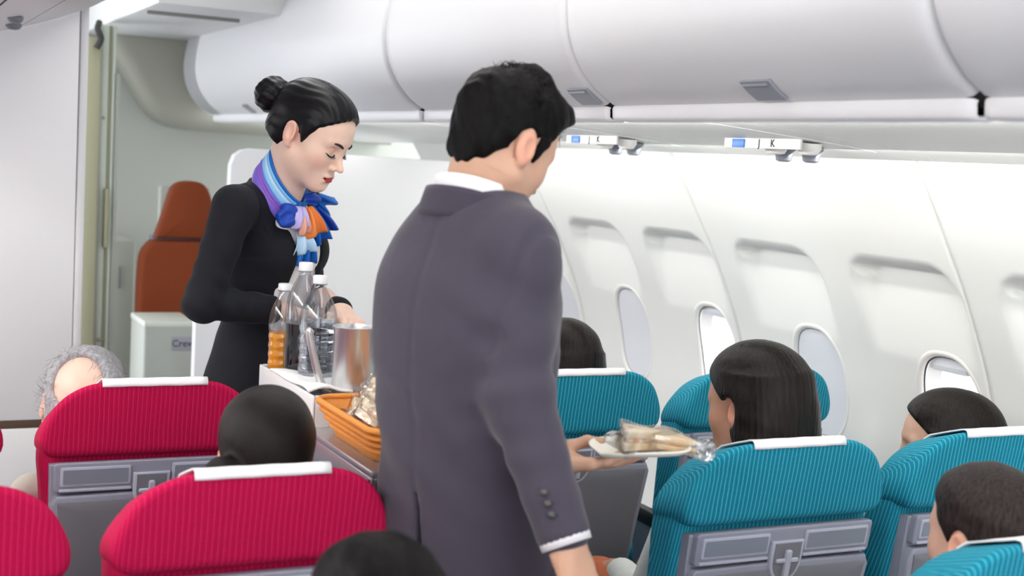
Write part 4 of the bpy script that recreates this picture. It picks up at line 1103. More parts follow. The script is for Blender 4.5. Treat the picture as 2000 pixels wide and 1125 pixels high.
    f.sub(rc((.030, .135, 1.42), (.026, .140, 1.18), .066, .052), .006)
    f.sub(rc((0, .15, 1.24), (0, .16, .93), .022, .030), .006)
    Vc, Fc = f.mesh(); jk = mk('jacket', Vc, Fc, M['navy'], body)
    # lapels
    for s in (-1, 1):
        P = [(s * .052, .060, 1.478), (s * .085, .070, 1.435), (s * .088, .112, 1.37), (s * .060, .140, 1.30), (s * .030, .140, 1.235), (s * .024, .134, 1.235), (s * .034, .128, 1.33), (s * .038, .100, 1.42)]
        P = np.array(P); P[:, 0] += .052 if s > 0 else .012; P[:, 1] -= .040 if s > 0 else 0; c = P.mean(0) + v3(0, .006, 0)
        Vl = [c] + list(P); Fl = [(0, i + 1, (i + 1) % len(P) + 1) for i in range(len(P))]
        o = mk('lapel', Vl, Fl, M['navy'], jk); sol(o, .006, 0); sd = o.modifiers.new('soft', 'SUBSURF'); sd.levels = 2; sd.render_levels = 2
    # shirt
    f = Field((-.14, -.13, 1.05), (.14, .16, 1.54), .005)
    f.add(loft([(1.08, 0, -.005, .112, .095), (1.2, 0, .002, .116, .105), (1.31, .006, .022, .128, .116), (1.40, .006, .020, .118, .096), (1.45, 0, .012, .080, .066), (1.50, 0, .020, .054, .050)]), 0)
    Vc, Fc = f.mesh(); mk('shirt', Vc, Fc, M['shirt'], body)
    # skirt, shoes
    f = Field((-.20, -.20, .45), (.20, .20, 1.06), .008)
    f.add(loft([(.48, -.055, .055, .125, .115), (.7, -.05, .05, .135, .12), (.80, -.035, .035, .14, .122), (.92, 0, -.01, .150, .126), (1.05, 0, -.005, .115, .095)], 2.2), 0); f.warp(lambda x, y, z: .003 * np.sin(np.arctan2(x, y) * 11) * (1.05 - z))
    Vc, Fc = f.mesh(); mk('skirt', Vc, Fc, M['skirt'], body)
    for s in (-1, 1):
        q = s * .06 - .055
        f = Field((q - .06, -.06, -.005), (q + .06, .25, .09), .004)
        f.add(rc((q, .010, .045), (q, .185, .028), .040, .036), .02); f.add(rc((q, .005, .04), (q, .0, .008), .022, .012), .01); f.cut(lambda x, y, z: .002 - z + 0 * x + 0 * y, .002)
        Vc, Fc = f.mesh(); mk('shoe', Vc, Fc, M['leather'], body)
    # --- scarf
    nk = inv = None
    axis = np.array(HM.to_3x3()) ; up = (hd + v3(0, -.0, 0)) - nb; up /= np.linalg.norm(up); rgt = v3(1, 0, 0); fw = np.cross(up, rgt); fw /= np.linalg.norm(fw); ax = np.stack([rgt, fw, up], 1)
    sc_ = empty('scarf'); sc_.parent = body
    cols = {'purple': (0.20, 0.12, 0.62), 'violet': (0.33, 0.12, 0.55), 'sky': (0.22, 0.55, 0.86), 'pale': (0.50, 0.72, 0.92), 'blue': (0.005, 0.13, 0.52), 'royal': (0.01, 0.06, 0.42), 'orange': (0.85, 0.25, 0.06), 'peach': (0.85, 0.42, 0.30), 'lilac': (0.55, 0.50, 0.85), 'pink': (0.75, 0.22, 0.22), 'plum': (0.16, 0.02, 0.12)}
    for kx, cc in cols.items():
        if 'sc_' + kx not in M: M['sc_' + kx] = mat('scarf ' + kx + ' silk', cc, 0.45, spec=0.35); add_noise_bump(M['sc_' + kx], 40, 0.25, 0.004)
    base = nb + up * .005 + fw * -.004
    for i, (kx, h, rr, w_) in enumerate((('purple', -.020, 1.10, .020), ('violet', -.002, 1.05, .009), ('purple', .006, 1.04, .010), ('sky', .018, 1.00, .008), ('pale', .028, .97, .009), ('sky', .039, .945, .007), ('blue', .047, .93, .006))):
        V = []; F_ = []; n = 40; m_ = 8
        for j in range(n):
            a = 2 * PI * j / n
            # the wrap slopes: high at the nape, low at the throat
            zc = h - .004 + .040 * -math.sin(a) ; rx_, ry_ = .069 * rr, (.070 + .008 * math.sin(a)) * rr
            p = base + ax @ v3(rx_ * math.cos(a), ry_ * math.sin(a), zc)
            o_ = ax @ v3(math.cos(a), math.sin(a), .25)
            for q in range(m_):
                b = 2 * PI * q / m_; V.append(p + o_ * (.0075 * math.cos(b)) + up * (w_ * math.sin(b)))
        for j in range(n):
            for q in range(m_): F_.append((j * m_ + q, j * m_ + (q + 1) % m_, ((j + 1) % n) * m_ + (q + 1) % m_, ((j + 1) % n) * m_ + q))
        mk('wrap', V, F_, M['sc_' + kx], sc_)
    # knot and ruffles: pleated fans of silk
    def ruffle(kx, org, dr, nrm, length, w0, w1, pleats, amp, curl=0.0):
        length = length * .78; org = np.asarray(org, float); dr = np.asarray(dr, float); dr /= np.linalg.norm(dr); nrm = np.asarray(nrm, float); nrm -= dr * (nrm @ dr); nrm /= np.linalg.norm(nrm); sd = np.cross(dr, nrm)
        V = []; F_ = []; n, m_ = 12, 29
        for i in range(n):
            t = i / (n - 1)
            for j in range(m_):
                u = j / (m_ - 1) * 2 - 1
                w = w0 + (w1 - w0) * t; ph = amp * (0.3 + 0.7 * t) * math.sin(u * PI * pleats + .7)
                p = org + dr * length * (t + .05 * math.sin(u * PI * pleats * .5) * t) + sd * (u * w) + nrm * (ph + .012 * math.sin(PI * t) - curl * t * t * length)
                V.append(p)
        for i in range(n - 1):
            for j in range(m_ - 1):
                q = i * m_ + j; F_.append((q, q + 1, q + m_ + 1, q + m_))
        o = mk('ruffle', V, F_, M['sc_' + kx], sc_); sol(o, .0016, 0); return o
    K = base + ax @ v3(.018, .080, -.012)          # knot sits at the throat, on her right
    f = Field(K - .05, K + .05, .003); f.add(ell(K, (.024, .020, .019)), 0); f.warp(lambda x, y, z: .0022 * np.sin((x + z) * 260))
    Vc, Fc = f.mesh(); mk('knot', Vc, Fc, M['sc_blue'], sc_)
    # directions in body frame: +x = her right = picture left/near
    out = v3(.60, .80, 0)
    f = Field(K + v3(-.02, -.08, -.08), K + v3(.15, .09, .07), .003)
    f.add(ell(K + v3(.050, -.004, -.012), (.042, .022, .030), rotm('Y', 25)), 0); f.sub(ell(K + v3(.080, .012, -.014), (.020, .016, .014)), .008)
    f.warp(lambda x, y, z: .003 * np.sin((z - .6 * x) * 160)); Vc, Fc = f.mesh(); mk('bow_loop', Vc, Fc, M['sc_royal'], sc_)
    ruffle('lilac', K + v3(.026, .018, .012), v3(.15, .1, -1), out, .070, .012, .022, 1.5, .007)
    ruffle('orange', K + v3(.002, .030, .012), v3(-.14, .22, -1), out, .096, .008, .034, 1.5, .010)
    ruffle('peach', K + v3(.022, .024, -.004), v3(.02, .14, -1), out, .068, .008, .016, 1.5, .007)
    ruffle('pale', K + v3(.010, .018, -.050), v3(-.04, .14, -1), out, .072, .016, .034, 2, .009)
    ruffle('blue', K + v3(-.026, .018, .010), v3(-.30, .20, -1), out, .125, .014, .044, 2.5, .013)
    ruffle('royal', K + v3(-.060, .012, .004), v3(-.50, .16, -.9), out, .105, .018, .054, 2.5, .016)
    ruffle('blue', K + v3(-.080, .006, .030), v3(-.85, .12, -.55), out, .085, .018, .046, 2.5, .016)
    ruffle('blue', K + v3(-.012, .010, -.06), v3(-.10, .12, -1), out, .098, .020, .044, 3, .012)
    ruffle('royal', K + v3(-.03, .004, .030), v3(-.6, .1, .05), out, .070, .012, .028, 1.5, .009)
    ruffle('plum', K + v3(-.110, -.004, -.03), v3(-.6, .05, -.8), out, .070, .016, .034, 2.5, .010)
    return body
woman = build_woman()
# ================================================================== the man in the charcoal suit
def fold(p0, ax, freq, amp, rad, seed):
    ax = np.asarray(ax, float); ax /= np.linalg.norm(ax)
    def g(x, y, z):
        d2 = (x - p0[0]) ** 2 + (y - p0[1]) ** 2 + (z - p0[2]) ** 2
        t = (x - p0[0]) * ax[0] + (y - p0[1]) * ax[1] + (z - p0[2]) * ax[2]
        return amp * np.exp(-d2 / rad ** 2) * np.sin(t * freq + 2.0 * vnoise(x, y, z, 20, seed))
    return g
def build_man():
    O = v3(0.985, 2.09, 0.0); tol, rz = frame(O, (0.915, 0.403))
    L = lambda *p: tol(v3(*p))
    hd = L(0.988, 2.062, 1.606); HM = head_matrix(hd, -8, 27, 4, 0.98)
    nb = L(0.957, 2.092, 1.520)
    fh = Field((-.11, -.14, -.20), (.11, .13, .14), .0028)
    head_prims(fh, False, inv_pt(HM, nb + v3(0, -.012, -.035)))
    Vh, Fh = fh.mesh(); Ch = lips_brow_tint(Vh, SKIN_M, (0.45, 0.16, 0.12), 0.0)
    Rs, Re, Rw = L(0.980, 1.967, 1.430), L(0.965, 1.898, 1.200), L(1.012, 1.797, 0.985)
    Ls, Le, Lw = L(0.985, 2.235, 1.40), L(1.01, 2.28, 1.14), L(1.125, 2.085, 1.035)
    f2 = Field((.02, -.25, .82), (.40, .25, 1.06), .0032)
    d = Rw - Re; d /= np.linalg.norm(d)
    f2.add(rc(Rw - d * .08, Rw, .034, .030), .01)
    hand_prims(f2, Rw + d * .015, d + v3(0, .05, -.15), v3(-1, .1, 0), 1, (22, 26, 30, 34), (20, 12), 1.02)
    Vf, Ff = f2.mesh(); Cf = np.tile(SKIN_M, (len(Vf), 1))
    # hand that carries the plate: palm up under it, thumb on top of the rim
    d2 = L(1.235, 2.032, 1.043) - Lw; d2 /= np.linalg.norm(d2)
    f4 = Field(Lw - .14, Lw + .24, .003)
    f4.add(rc(Lw - d2 * .09, Lw, .034, .030), .01)
    hand_prims(f4, Lw, d2, v3(-.30, .05, .92), -1, (5, 7, 9, 12), (16, 42), 1.0, tf=-24)
    V4, F4 = f4.mesh(); C4 = np.tile(SKIN_M, (len(V4), 1))
    f3 = Field((-.30, -.25, 0), (.30, .30, 1.55), .012)
    f3.add(loft([(.80, .02, .04, .12, .08), (.95, 0, .0, .13, .09), (1.15, 0, -.036, .135, .095), (1.32, 0, -.045, .15, .10), (1.42, 0, -.042, .12, .07), (1.48, 0, -.035, .06, .055)]), 0)
    for s in (-1, 1): f3.add(rc((s * .078 + .03, .05, .88), (s * .08 + .03, .09, .47), .075, .055), .03); f3.add(rc((s * .08 + .03, .09, .47), (s * .08 + .03, .07, .07), .055, .04), .03); f3.add(rc((s * .08 + .03, .06, .05), (s * .08 + .03, .22, .035), .033, .026), .03)
    for a, b in ((Rs, Re), (Re, Rw), (Ls, Le), (Le, Lw)): f3.add(rc(a, b, .042, .032), .02)
    Vb, Fb = f3.mesh(); Cb = np.tile(SKIN_M, (len(Vb), 1))
    V, F, C = joinm([(xf(HM, Vh), Fh, Ch), (Vf, Ff, Cf), (V4, F4, C4), (Vb, Fb, Cb)])
    body = mk('person', V, F, M['skin']); set_col(body, C); body.location = O; body.rotation_euler = (0, 0, rz)
    tag(body, 'man in charcoal suit seen from behind, holding out a wrapped sandwich', 'person')
    # --- hair: short, fuller on top, quiff at the forehead
    f = Field((-.115, -.145, -.10), (.115, .165, .17), .0028)
    f.add(ell((0, -.013, .040), (.0795, .1045, .092)), 0); f.add(ell((0, .025, .075), (.072, .078, .062)), .03)
    f.add(ell((0, -.050, -.022), (.060, .034, .062)), .025)
    f.add(rc((-.02, .075, .098), (-.01, .116, .090), .026, .006), .02); f.add(rc((.03, .07, .098), (.035, .108, .087), .022, .005), .02); f.add(rc((.0, .0, .13), (.0, .02, .142), .03, .012), .03)
    for s in (-1, 1): f.add(rc((s * .070, .020, .02), (s * .072, .022, -.022), .012, .006), .02)
    f.warp(lambda x, y, z: .0045 * vnoise(x, y, z, 95, 3) + .003 * vnoise(x, y, z, 190, 5))
    def face(x, y, z):
        front = (0.016 + 0.85 * y - z) / 1.31 + 0 * x
        a = np.minimum(front, y - 0.004)
        burn = np.maximum(np.maximum(np.abs(y - .020) - .013 - .4 * (z - .012), -.030 - z), .04 - np.abs(x))
        a = np.minimum(a, burn)
        b = (-0.086 + 1.05 * np.clip(y + .078, 0, .09) - z + .25 * np.abs(x) + .0035 * np.sin(x * 260)) / 1.4      # nape line, rising towards the ear
        b = np.where(y < .01, b, -1)
        ear = -np.sqrt(((y + .012) / .75) ** 2 + (z + .002) ** 2) + .029; ear = np.minimum(ear, np.abs(x) - .05)
        return np.maximum(np.maximum(a, b), ear)
    f.cut(face, .008)
    Vc, Fc = f.mesh(); hair = mk('hair', xf(HM, Vc), Fc, M['hair_short'], body); flow_attr(hair, Vc, mode='x')
    Vt, Ft = strands(420, 12, (0, -.006, .048), (.076, .096, .092), lambda x, y, z: z > .055, .020, .0009, .1)
    o = mk('loose_hair', xf(HM, np.array(Vt)), Ft, M['hair_short'], hair); flow_attr(o, np.array(Vt), mode='x')
    for s in (-1, 1):
        P = catmull([(s * .013, .0955, .0205), (s * .026, .0925, .0255), (s * .050, .073, .0215)], 5)
        Vt, Ft = tube(P, .003, 6); mk('eyebrow', xf(HM, np.array(Vt)), Ft, M['brow'], body)
    # --- jacket
    f = Field((-.33, -.26, .66), (.34, .40, 1.56), .0055)
    f.add(loft([(.70, 0, .020, .180, .140), (.85, 0, .014, .178, .140), (.98, 0, -.008, .172, .134), (1.13, 0, -.036, .162, .128), (1.26, 0, -.044, .172, .135), (1.36, 0, -.046, .176, .124), (1.43, 0, -.042, .156, .102), (1.48, 0, -.040, .118, .086), (1.525, 0, -.030, .082, .070)], 2.25), 0)
    for a, b, c_ in ((Rs, Re, Rw), (Ls, Le, Lw)):
        cs = v3(0, -.038, 1.475); f.add(rc(cs + (a - cs) * .3, a + v3(0, 0, .012), .050, .056), .05)
        f.add(rc(a, b, .066, .055), .028); u = c_ - b; u /= np.linalg.norm(u); f.add(rc(b, c_ - u * .018, .055, .044), .025)
    f.warp(fold(Re, Rw - Rs, 105, .0028, .09, 3)); f.warp(fold((Re + Rw) / 2, Rw - Re, 85, .0018, .08, 4)); f.warp(fold((Rs + Re) / 2 , Re - Rs + v3(.1, 0, 0), 80, .0018, .09, 5))
    f.warp(fold(v3(.14, -.09, 1.36), (.7, 0, 1), 80, .005, .09, 6)); f.warp(fold(v3(-.03, -.13, 1.10), (.5, 0, 1), 55, .004, .14, 7)); f.warp(fold(v3(-.08, -.10, .98), (.8, 0, 1), 50, .005, .10, 8))
    # seams: armhole, centre back; vent
    f.warp(lambda x, y, z: .004 * np.exp(-((np.abs(x) - .166 + .10 * (1.44 - z)) / .006) ** 2) * (z > 1.27) * (z < 1.50))
    f.warp(lambda x, y, z: .0022 * np.exp(-(x / .0055) ** 2) * (y < 0))
    vent = (lambda x, y, z: np.maximum(np.maximum(np.abs(x + .004) - .010 * np.clip((1.05 - z) / .25, 0, 1.2), y + .095), z - 1.05), v3(-.03, -.3, .6), v3(.03, -.09, 1.06))
    f.sub(vent, .003)
    f.sub(rc(nb + v3(0, .005, -.01), hd + v3(0, .02, .0), .060, .066), .01)
    f.sub(rc((0, .09, 1.46), (0, .105, 1.22), .045, .016), .008)
    Vc, Fc = f.mesh(); jk = mk('jacket', Vc, Fc, M['suit'], body)
    At = xf(HM, [v3(0, -.022, -.045)])[0]; Bt = nb + v3(0, -.012, -.035)
    up = At - Bt; up /= np.linalg.norm(up); up = up + v3(0, 0, .5); up /= np.linalg.norm(up); fw = np.cross(up, v3(1, 0, 0)); fw /= np.linalg.norm(fw); ax = np.stack([v3(1, 0, 0), fw, up], 1)
    cb = Bt + (At - Bt) * .36
    band('collar', cb, .083, .080, ax, -.030, .022, .007, M['suit'], jk, flare=.10, rise=lambda a: -.030 * (1 + math.sin(a)), a0=-235, a1=55)
    band('shirt_collar', cb, .0700, .068, ax, -.030, .043, .004, M['shirt'], body, flare=.08, rise=lambda a: -.026 * (1 + math.sin(a)), a0=-245, a1=65)
    # shirt, cuffs, buttons
    f = Field((-.18, -.14, 1.02), (.18, .15, 1.54), .007); f.add(loft([(1.04, 0, -.03, .135, .105), (1.2, 0, -.04, .145, .112), (1.34, 0, -.044, .150, .108), (1.42, 0, -.042, .11, .078), (1.48, 0, -.032, .064, .060)]), 0)
    Vc, Fc = f.mesh(); mk('shirt', Vc, Fc, M['shirt'], body)
    for b, c_ in ((Re, Rw), (Le, Lw)):
        u = c_ - b; u /= np.linalg.norm(u)
        Vt, Ft = tube([c_ - u * .04, c_ - u * .010, c_ + u * .006], [.042, .041, .040], 24, caps=False); o = mk('cuff', Vt, Ft, M['shirt'], body); sol(o, .003, 0)
    u = Rw - Re; u /= np.linalg.norm(u); sd = v3(.55, -.83, 0); sd -= u * (sd @ u); sd /= np.linalg.norm(sd)
    for i in range(3):
        p = Rw - u * (.045 + .018 * i) + sd * (.047 + .001 * i)
        Vt, Ft = lathe([(.006, 0), (.0065, .002), (.004, .0035)], 12); R_ = np.array(Vector(sd).to_track_quat('Z', 'Y').to_matrix()); mk('button', np.array(Vt) @ R_.T + p, Ft, M['darkmetal'], jk)
    # trousers, shoes
    f = Field((-.22, -.20, .06), (.22, .22, 1.05), .009)
    f.add(loft([(.80, .02, .05, .15, .105), (.95, 0, 0, .155, .12), (1.04, 0, 0, .145, .11)]), 0)
    for s in (-1, 1): f.add(rc((s * .078 + .03, .06, .86), (s * .08 + .03, .09, .47), .088, .072), .03); f.add(rc((s * .08 + .03, .09, .47), (s * .08 + .03, .075, .09), .072, .060), .03)
    Vc, Fc = f.mesh(); mk('trousers', Vc, Fc, M['suit_trouser'], body)
    for s in (-1, 1):
        q = s * .08 + .03
        f = Field((q - .06, -.04, -.006), (q + .06, .31, .12), .005)
        f.add(rc((q, .045, .05), (q, .245, .034), .046, .040), .02); f.add(rc((q, .05, .05), (q, .05, .09), .045, .045), .02); f.cut(lambda x, y, z: .002 - z + 0 * x + 0 * y, .002)
        Vc, Fc = f.mesh(); mk('shoe', Vc, Fc, M['leather'], body)
    return body
man = build_man()
# ================================================================== service trolley and what stands on it
M['cartbody'] = mat('trolley blue-grey panel', (0.17, 0.20, 0.36), 0.45)
M['alu'] = mat('trolley aluminium', (0.62, 0.64, 0.68), 0.32, 0.75)
M['tray_white'] = mat('white drawer plastic', (0.85, 0.85, 0.86), 0.35)
M['napkin'] = mat('white paper napkin', (0.9, 0.9, 0.9), 0.9)
CT = 0.985; CX0, CX1, CY0, CY1 = 0.872, 1.172, 2.305, 3.135
cart = empty('service_trolley', ((CX0 + CX1) / 2, (CY0 + CY1) / 2, 0)); cc = v3((CX0 + CX1) / 2, (CY0 + CY1) / 2, 0)
def cbox(name, lo, hi, m_, bev=0.004, par=None): return box(name, v3(*lo) - cc, v3(*hi) - cc, m_, par or cart, bev)
cbox('body', (CX0 + .006, CY0 + .006, 0.13), (CX1 - .006, CY1 - .006, CT - .05), M['cartbody'], .008)
cbox('top', (CX0, CY0, CT - .014), (CX1, CY1, CT), M['alu'], .004)
for lo, hi in (((CX0, CY0, CT - .055), (CX0 + .008, CY1, CT - .014)), ((CX1 - .008, CY0, CT - .055), (CX1, CY1, CT - .014)), ((CX0 + .008, CY0, CT - .055), (CX1 - .008, CY0 + .008, CT - .014)), ((CX0 + .008, CY1 - .008, CT - .055), (CX1 - .008, CY1, CT - .014))):
    cbox('top_rail', lo, hi, M['alu'], .002)
for x, y in ((CX0, CY0), (CX1 - .02, CY0), (CX0, CY1 - .02), (CX1 - .02, CY1 - .02)):
    cbox('corner_post', (x, y, .12), (x + .02, y + .02, CT - .015), M['alu'], .004)
    wx, wy = x + .01 + (.03 if x < 1 else -.03), y + .01 + (.05 if y < 2.5 else -.05)
    V, F = lathe([(.004, -.014), (.05, -.014), (.055, -.008), (.055, .008), (.05, .014), (.004, .014)], 20); V = [(wx + c_ - cc[0], wy + a_ - cc[1], .056 + b_) for a_, b_, c_ in V]
    wl = mk('wheel', V, F, M['black'], cart); smooth_by_angle(wl, 40)
    cbox('fork', (wx - .02, wy - .012, .05), (wx + .02, wy + .012, .135), M['alu'], .004, wl)
door = cbox('door', (CX0 + .022, CY0 - .004, .16), (CX1 - .022, CY0 + .006, CT - .07), M['cartbody'], .004)
cbox('door_latch', ((CX0 + CX1) / 2 - .03, CY0 - .016, .80), ((CX0 + CX1) / 2 + .03, CY0 - .004, .84), M['alu'], .004, door)
tag(cart, 'narrow aluminium service trolley with blue-grey sides in the aisle', 'trolley')
# white drawer on the far half
DX0, DX1, DY0, DY1, DZ = CX0 + .008, CX1 - .008, 2.70, 3.125, 0.070
drw = empty('drawer', ((DX0 + DX1) / 2, (DY0 + DY1) / 2, CT)); dc = v3((DX0 + DX1) / 2, (DY0 + DY1) / 2, CT)
def dbox(name, lo, hi, bev=.004): return box(name, v3(*lo) - dc, v3(*hi) - dc, M['tray_white'], drw, bev, 3)
dbox('base', (DX0, DY0, CT), (DX1, DY1, CT + .006), .002)
dbox('side', (DX0, DY0, CT + .004), (DX0 + .006, DY1, CT + DZ)); dbox('side', (DX1 - .006, DY0, CT + .004), (DX1, DY1, CT + DZ))
dbox('end', (DX0 + .006, DY0, CT + .004), (DX1 - .006, DY0 + .006, CT + DZ)); dbox('end', (DX0 + .006, DY1 - .006, CT + .004), (DX1 - .006, DY1, CT + DZ))
tag(drw, 'shallow white plastic drawer holding the bottles on the trolley', 'drawer')
# napkins folded over the drawer's near left side
V = []; F = []
n = 16
for i in range(n):
    t = i / (n - 1)
    for j in range(10):
        u = j / 9
        y = DY0 + .012 + .28 * t; x = DX0 - .006 + .10 * u + .006 * math.sin(5 * t)
        z = CT + DZ + .004 + .007 * math.sin(PI * min(u * 1.4, 1)) * (1 - .5 * t) + .003 * math.sin(9 * t + 4 * u)
        V.append((x, y, z))
for i in range(n - 1):
    for j in range(9): q = i * 10 + j; F.append((q, q + 1, q + 11, q + 10))
nap = mk('napkin', V, F, M['napkin'], origin=(DX0 + .05, DY0 + .1, CT + DZ)); sol(nap, .006, 1)
tag(nap, 'folded white paper napkins lying over the drawer edge', 'napkin')
# --- bottles
def clear_mat(name, tint, rough=0.04, ior=1.12, rim=0.5):
    """thin clear plastic: mostly see-through, mirror-like towards grazing angles"""
    m = bpy.data.materials.new(name); m.use_nodes = True; nt = m.node_tree; nt.nodes.remove(nt.nodes['Principled BSDF'])
    a = nt.nodes.new('ShaderNodeBsdfTransparent'); b = nt.nodes.new('ShaderNodeBsdfGlossy'); lw = nt.nodes.new('ShaderNodeLayerWeight'); mx = nt.nodes.new('ShaderNodeMixShader'); mr = nt.nodes.new('ShaderNodeMapRange')
    a.inputs[0].default_value = (*tint, 1); b.inputs['Roughness'].default_value = rough; lw.inputs[0].default_value = 0.4
    mr.inputs[3].default_value = 0.06; mr.inputs[4].default_value = rim
    nt.links.new(lw.outputs['Fresnel'], mr.inputs[0]); nt.links.new(mr.outputs[0], mx.inputs[0]); nt.links.new(a.outputs[0], mx.inputs[1]); nt.links.new(b.outputs[0], mx.inputs[2]); nt.links.new(mx.outputs[0], nt.nodes['Material Output'].inputs[0])
    return m
M['pet'] = clear_mat('clear bottle plastic', (0.88, 0.90, 0.93))
M['water'] = mat('water', (0.94, 0.96, 1.0), 0.03, **{'Transmission_Weight': 1.0, 'IOR': 1.33})
M['cola'] = mat('dark cola', (0.006, 0.005, 0.009), 0.15, spec=0.2)
M['juice'] = mat('orange juice', (1.0, 0.40, 0.012), 0.35)
M['cap'] = mat('white bottle cap', (0.88, 0.87, 0.89), 0.4)
def bottle(name, x, y, H, R, liquid, level, label, ribs=5, waist=0.0):
    z0 = CT + .006
    root = empty(name, (x, y, z0))
    nk = .0135
    prof = [(R * .78, 0), (R * .95, .006), (R, .018)]
    bz = np.linspace(.03, H * .60, ribs * 6)
    for z in bz: prof.append((R * (1 - .045 * (0.5 - .5 * math.cos(2 * PI * (z - .03) / (H * .60 - .03) * ribs)) - waist * math.exp(-((z - H * .38) / .03) ** 2)), z))
    prof += [(R, H * .63), (R * .985, H * .68), (R * .90, H * .745), (R * .72, H * .81), (R * .50, H * .865), (nk * 1.15, H * .905), (nk, H * .925), (nk, H * .945)]
    V, F = lathe(prof, 32); sh = mk('shell', V, F[:-2] + [F[-2]], M['pet'], root)
    V, F = lathe([(nk * 1.28, H * .932), (nk * 1.28, H * .937)], 24); mk('neck_ring', V, F, M['pet'], sh)
    lp = [(max(r - .0018, .002), z) for r, z in prof if .001 < z < H * level] ; rl = np.interp(H * level, [p[1] for p in prof], [p[0] for p in prof]) - .0018
    lp = [(lp[0][0] * .97, .003)] + lp + [(rl, H * level)]
    V, F = lathe(lp, 32); o = mk('liquid', V, F, M[liquid], root); smooth_by_angle(o, 50)
    V, F = lathe([(nk * 1.12, H * .938), (nk * 1.22, H * .942), (nk * 1.22, H * .992), (nk * 1.1, H)], 28)
    cp = mk('cap', V, F, M['cap'], root); smooth_by_angle(cp, 40)
    return tag(root, label, 'bottle', 'drink bottles on the trolley')
bottle('juice_bottle', 0.924, 3.082, 0.265, 0.036, 'juice', .55, 'orange juice bottle with white cap, leftmost on the trolley', 6)
bottle('cola_bottle', 0.944, 2.99, 0.325, 0.043, 'cola', .56, 'tall bottle of dark cola with white cap, behind the water bottle', 2)
bottle('water_bottle', 0.946, 2.885, 0.305, 0.044, 'water', .66, 'clear ribbed water bottle in front of the cola bottle', 7)
# --- steel jug
M['jug'] = mat('brushed steel jug', (0.72, 0.72, 0.73), 0.22, 1.0); bsdf(M['jug']).inputs['Roughness'].default_value = 0.36; add_noise_bump(M['jug'], 60, 0.12, 0.002, stretch=(1, 1, 0.05))
jx, jy = 0.992, 2.765
jug = empty('metal_jug', (jx, jy, CT + .006))
JH = .205; JR = .047
V, F = lathe([(JR * .96, 0), (JR, .004), (JR, JH - .006), (JR * 1.05, JH - .002), (JR * 1.05, JH), (JR * .98, JH), (JR * .95, JH - .008), (JR * .95, .006), (.002, .005)], 40); o = mk('vessel', V, F, M['jug'], jug); smooth_by_angle(o, 40)
dv = v3(-.84, .25, 0); dv /= np.linalg.norm(dv)
P = catmull([dv * JR * .98 + v3(0, 0, .055), dv * (JR + .022) + v3(0, 0, .075), dv * (JR + .040) + v3(0, 0, .13), dv * (JR + .052) + v3(0, 0, .185), dv * (JR + .048) + v3(0, 0, .195)], 6)
V, F = tube(P, .0085, 10); mk('handle', V, F, M['jug'], jug)
tag(jug, 'cylindrical brushed steel jug with a slanted handle on the trolley', 'jug')
# clear plastic cups behind the jug
M['cup'] = clear_mat('clear cup plastic', (0.90, 0.93, 0.88))
for i in range(1):
    V, F = lathe([(.026, 0), (.036, .16), (.038, .162), (.0365, .165), (.034, .16), (.025, .004)], 28); cp = mk('stacked_cups', V, F[:-1], M['cup'], origin=None); cp.location = (1.062, 2.80, CT + .006)
    for k in range(7):
        z = .07 + k * .013; r = .026 + .010 * z / .16 + .0015; V, F = lathe([(r, z), (r + .002, z + .001), (r, z + .002)], 24); mk('rim', V, F, M['cup'], cp)
    tag(cp, 'stack of clear plastic cups right of the steel jug', 'cups')
# --- orange basket with wrapped sandwiches
M['basket'] = mat('orange wicker', (0.80, 0.30, 0.055), 0.6)
tc = nd(M['basket'], 'ShaderNodeTexCoord'); wv = nd(M['basket'], 'ShaderNodeTexNoise'); wv.inputs['Scale'].default_value = 120; mp = nd(M['basket'], 'ShaderNodeMapping'); mp.inputs['Scale'].default_value = (1, 1, 3)
lk(M['basket'], tc.outputs['Object'], mp.inputs[0]); lk(M['basket'], mp.outputs[0], wv.inputs['Vector']); bp = nd(M['basket'], 'ShaderNodeBump'); bp.inputs['Strength'].default_value = .5; bp.inputs['Distance'].default_value = .004
lk(M['basket'], wv.outputs['Fac'], bp.inputs['Height']); lk(M['basket'], bp.outputs[0], bsdf(M['basket']).inputs['Normal'])
bx0, bx1, by0, by1 = 0.876, 1.168, 2.31, 2.685
bk = empty('bread_basket', ((bx0 + bx1) / 2, (by0 + by1) / 2, CT)); bc = v3((bx0 + bx1) / 2, (by0 + by1) / 2, CT)
def ring_rect(z, gx, gy, r, n=10): return [(x, y, z) for x, y in rrect(bx0 - bc[0] - gx, bx1 - bc[0] + gx, by0 - bc[1] - gy, by1 - bc[1] + gy, r, n)]
lev = [(.002, -.026, -.04), (.015, -.023, -.034), (.038, -.012, -.017), (.055, -.004, -.006), (.064, 0, 0), (.069, .003, .003), (.071, 0, 0), (.066, -.005, -.005), (.038, -.018, -.024), (.010, -.028, -.044)]
V = []; F = []
for z, gx, gy in lev: V += ring_rect(z, gx, gy, .045)
nn = len(ring_rect(0, 0, 0, .045))
for i in range(len(lev) - 1):
    for j in range(nn): F.append((i * nn + j, i * nn + (j + 1) % nn, (i + 1) * nn + (j + 1) % nn, (i + 1) * nn + j))
F.append(tuple(range(nn))[::-1]); F.append(tuple((len(lev) - 1) * nn + j for j in range(nn)))
mk('bowl', V, F, M['basket'], bk)
P = ring_rect(.070, .0, .0, .045); V, F = tube(P + P[:1], .007, 8, False); mk('rim', V, F, M['basket'], bk)
for z, gx, gy in ((.022, -.0195, -.028), (.038, -.0115, -.0165), (.053, -.004, -.006)):
    P = ring_rect(z, gx, gy, .045); V, F = tube(P + P[:1], .0045, 6, False); mk('woven_band', V, F, M['basket'], bk)
tag(bk, 'orange woven bread basket at the near end of the trolley', 'basket')
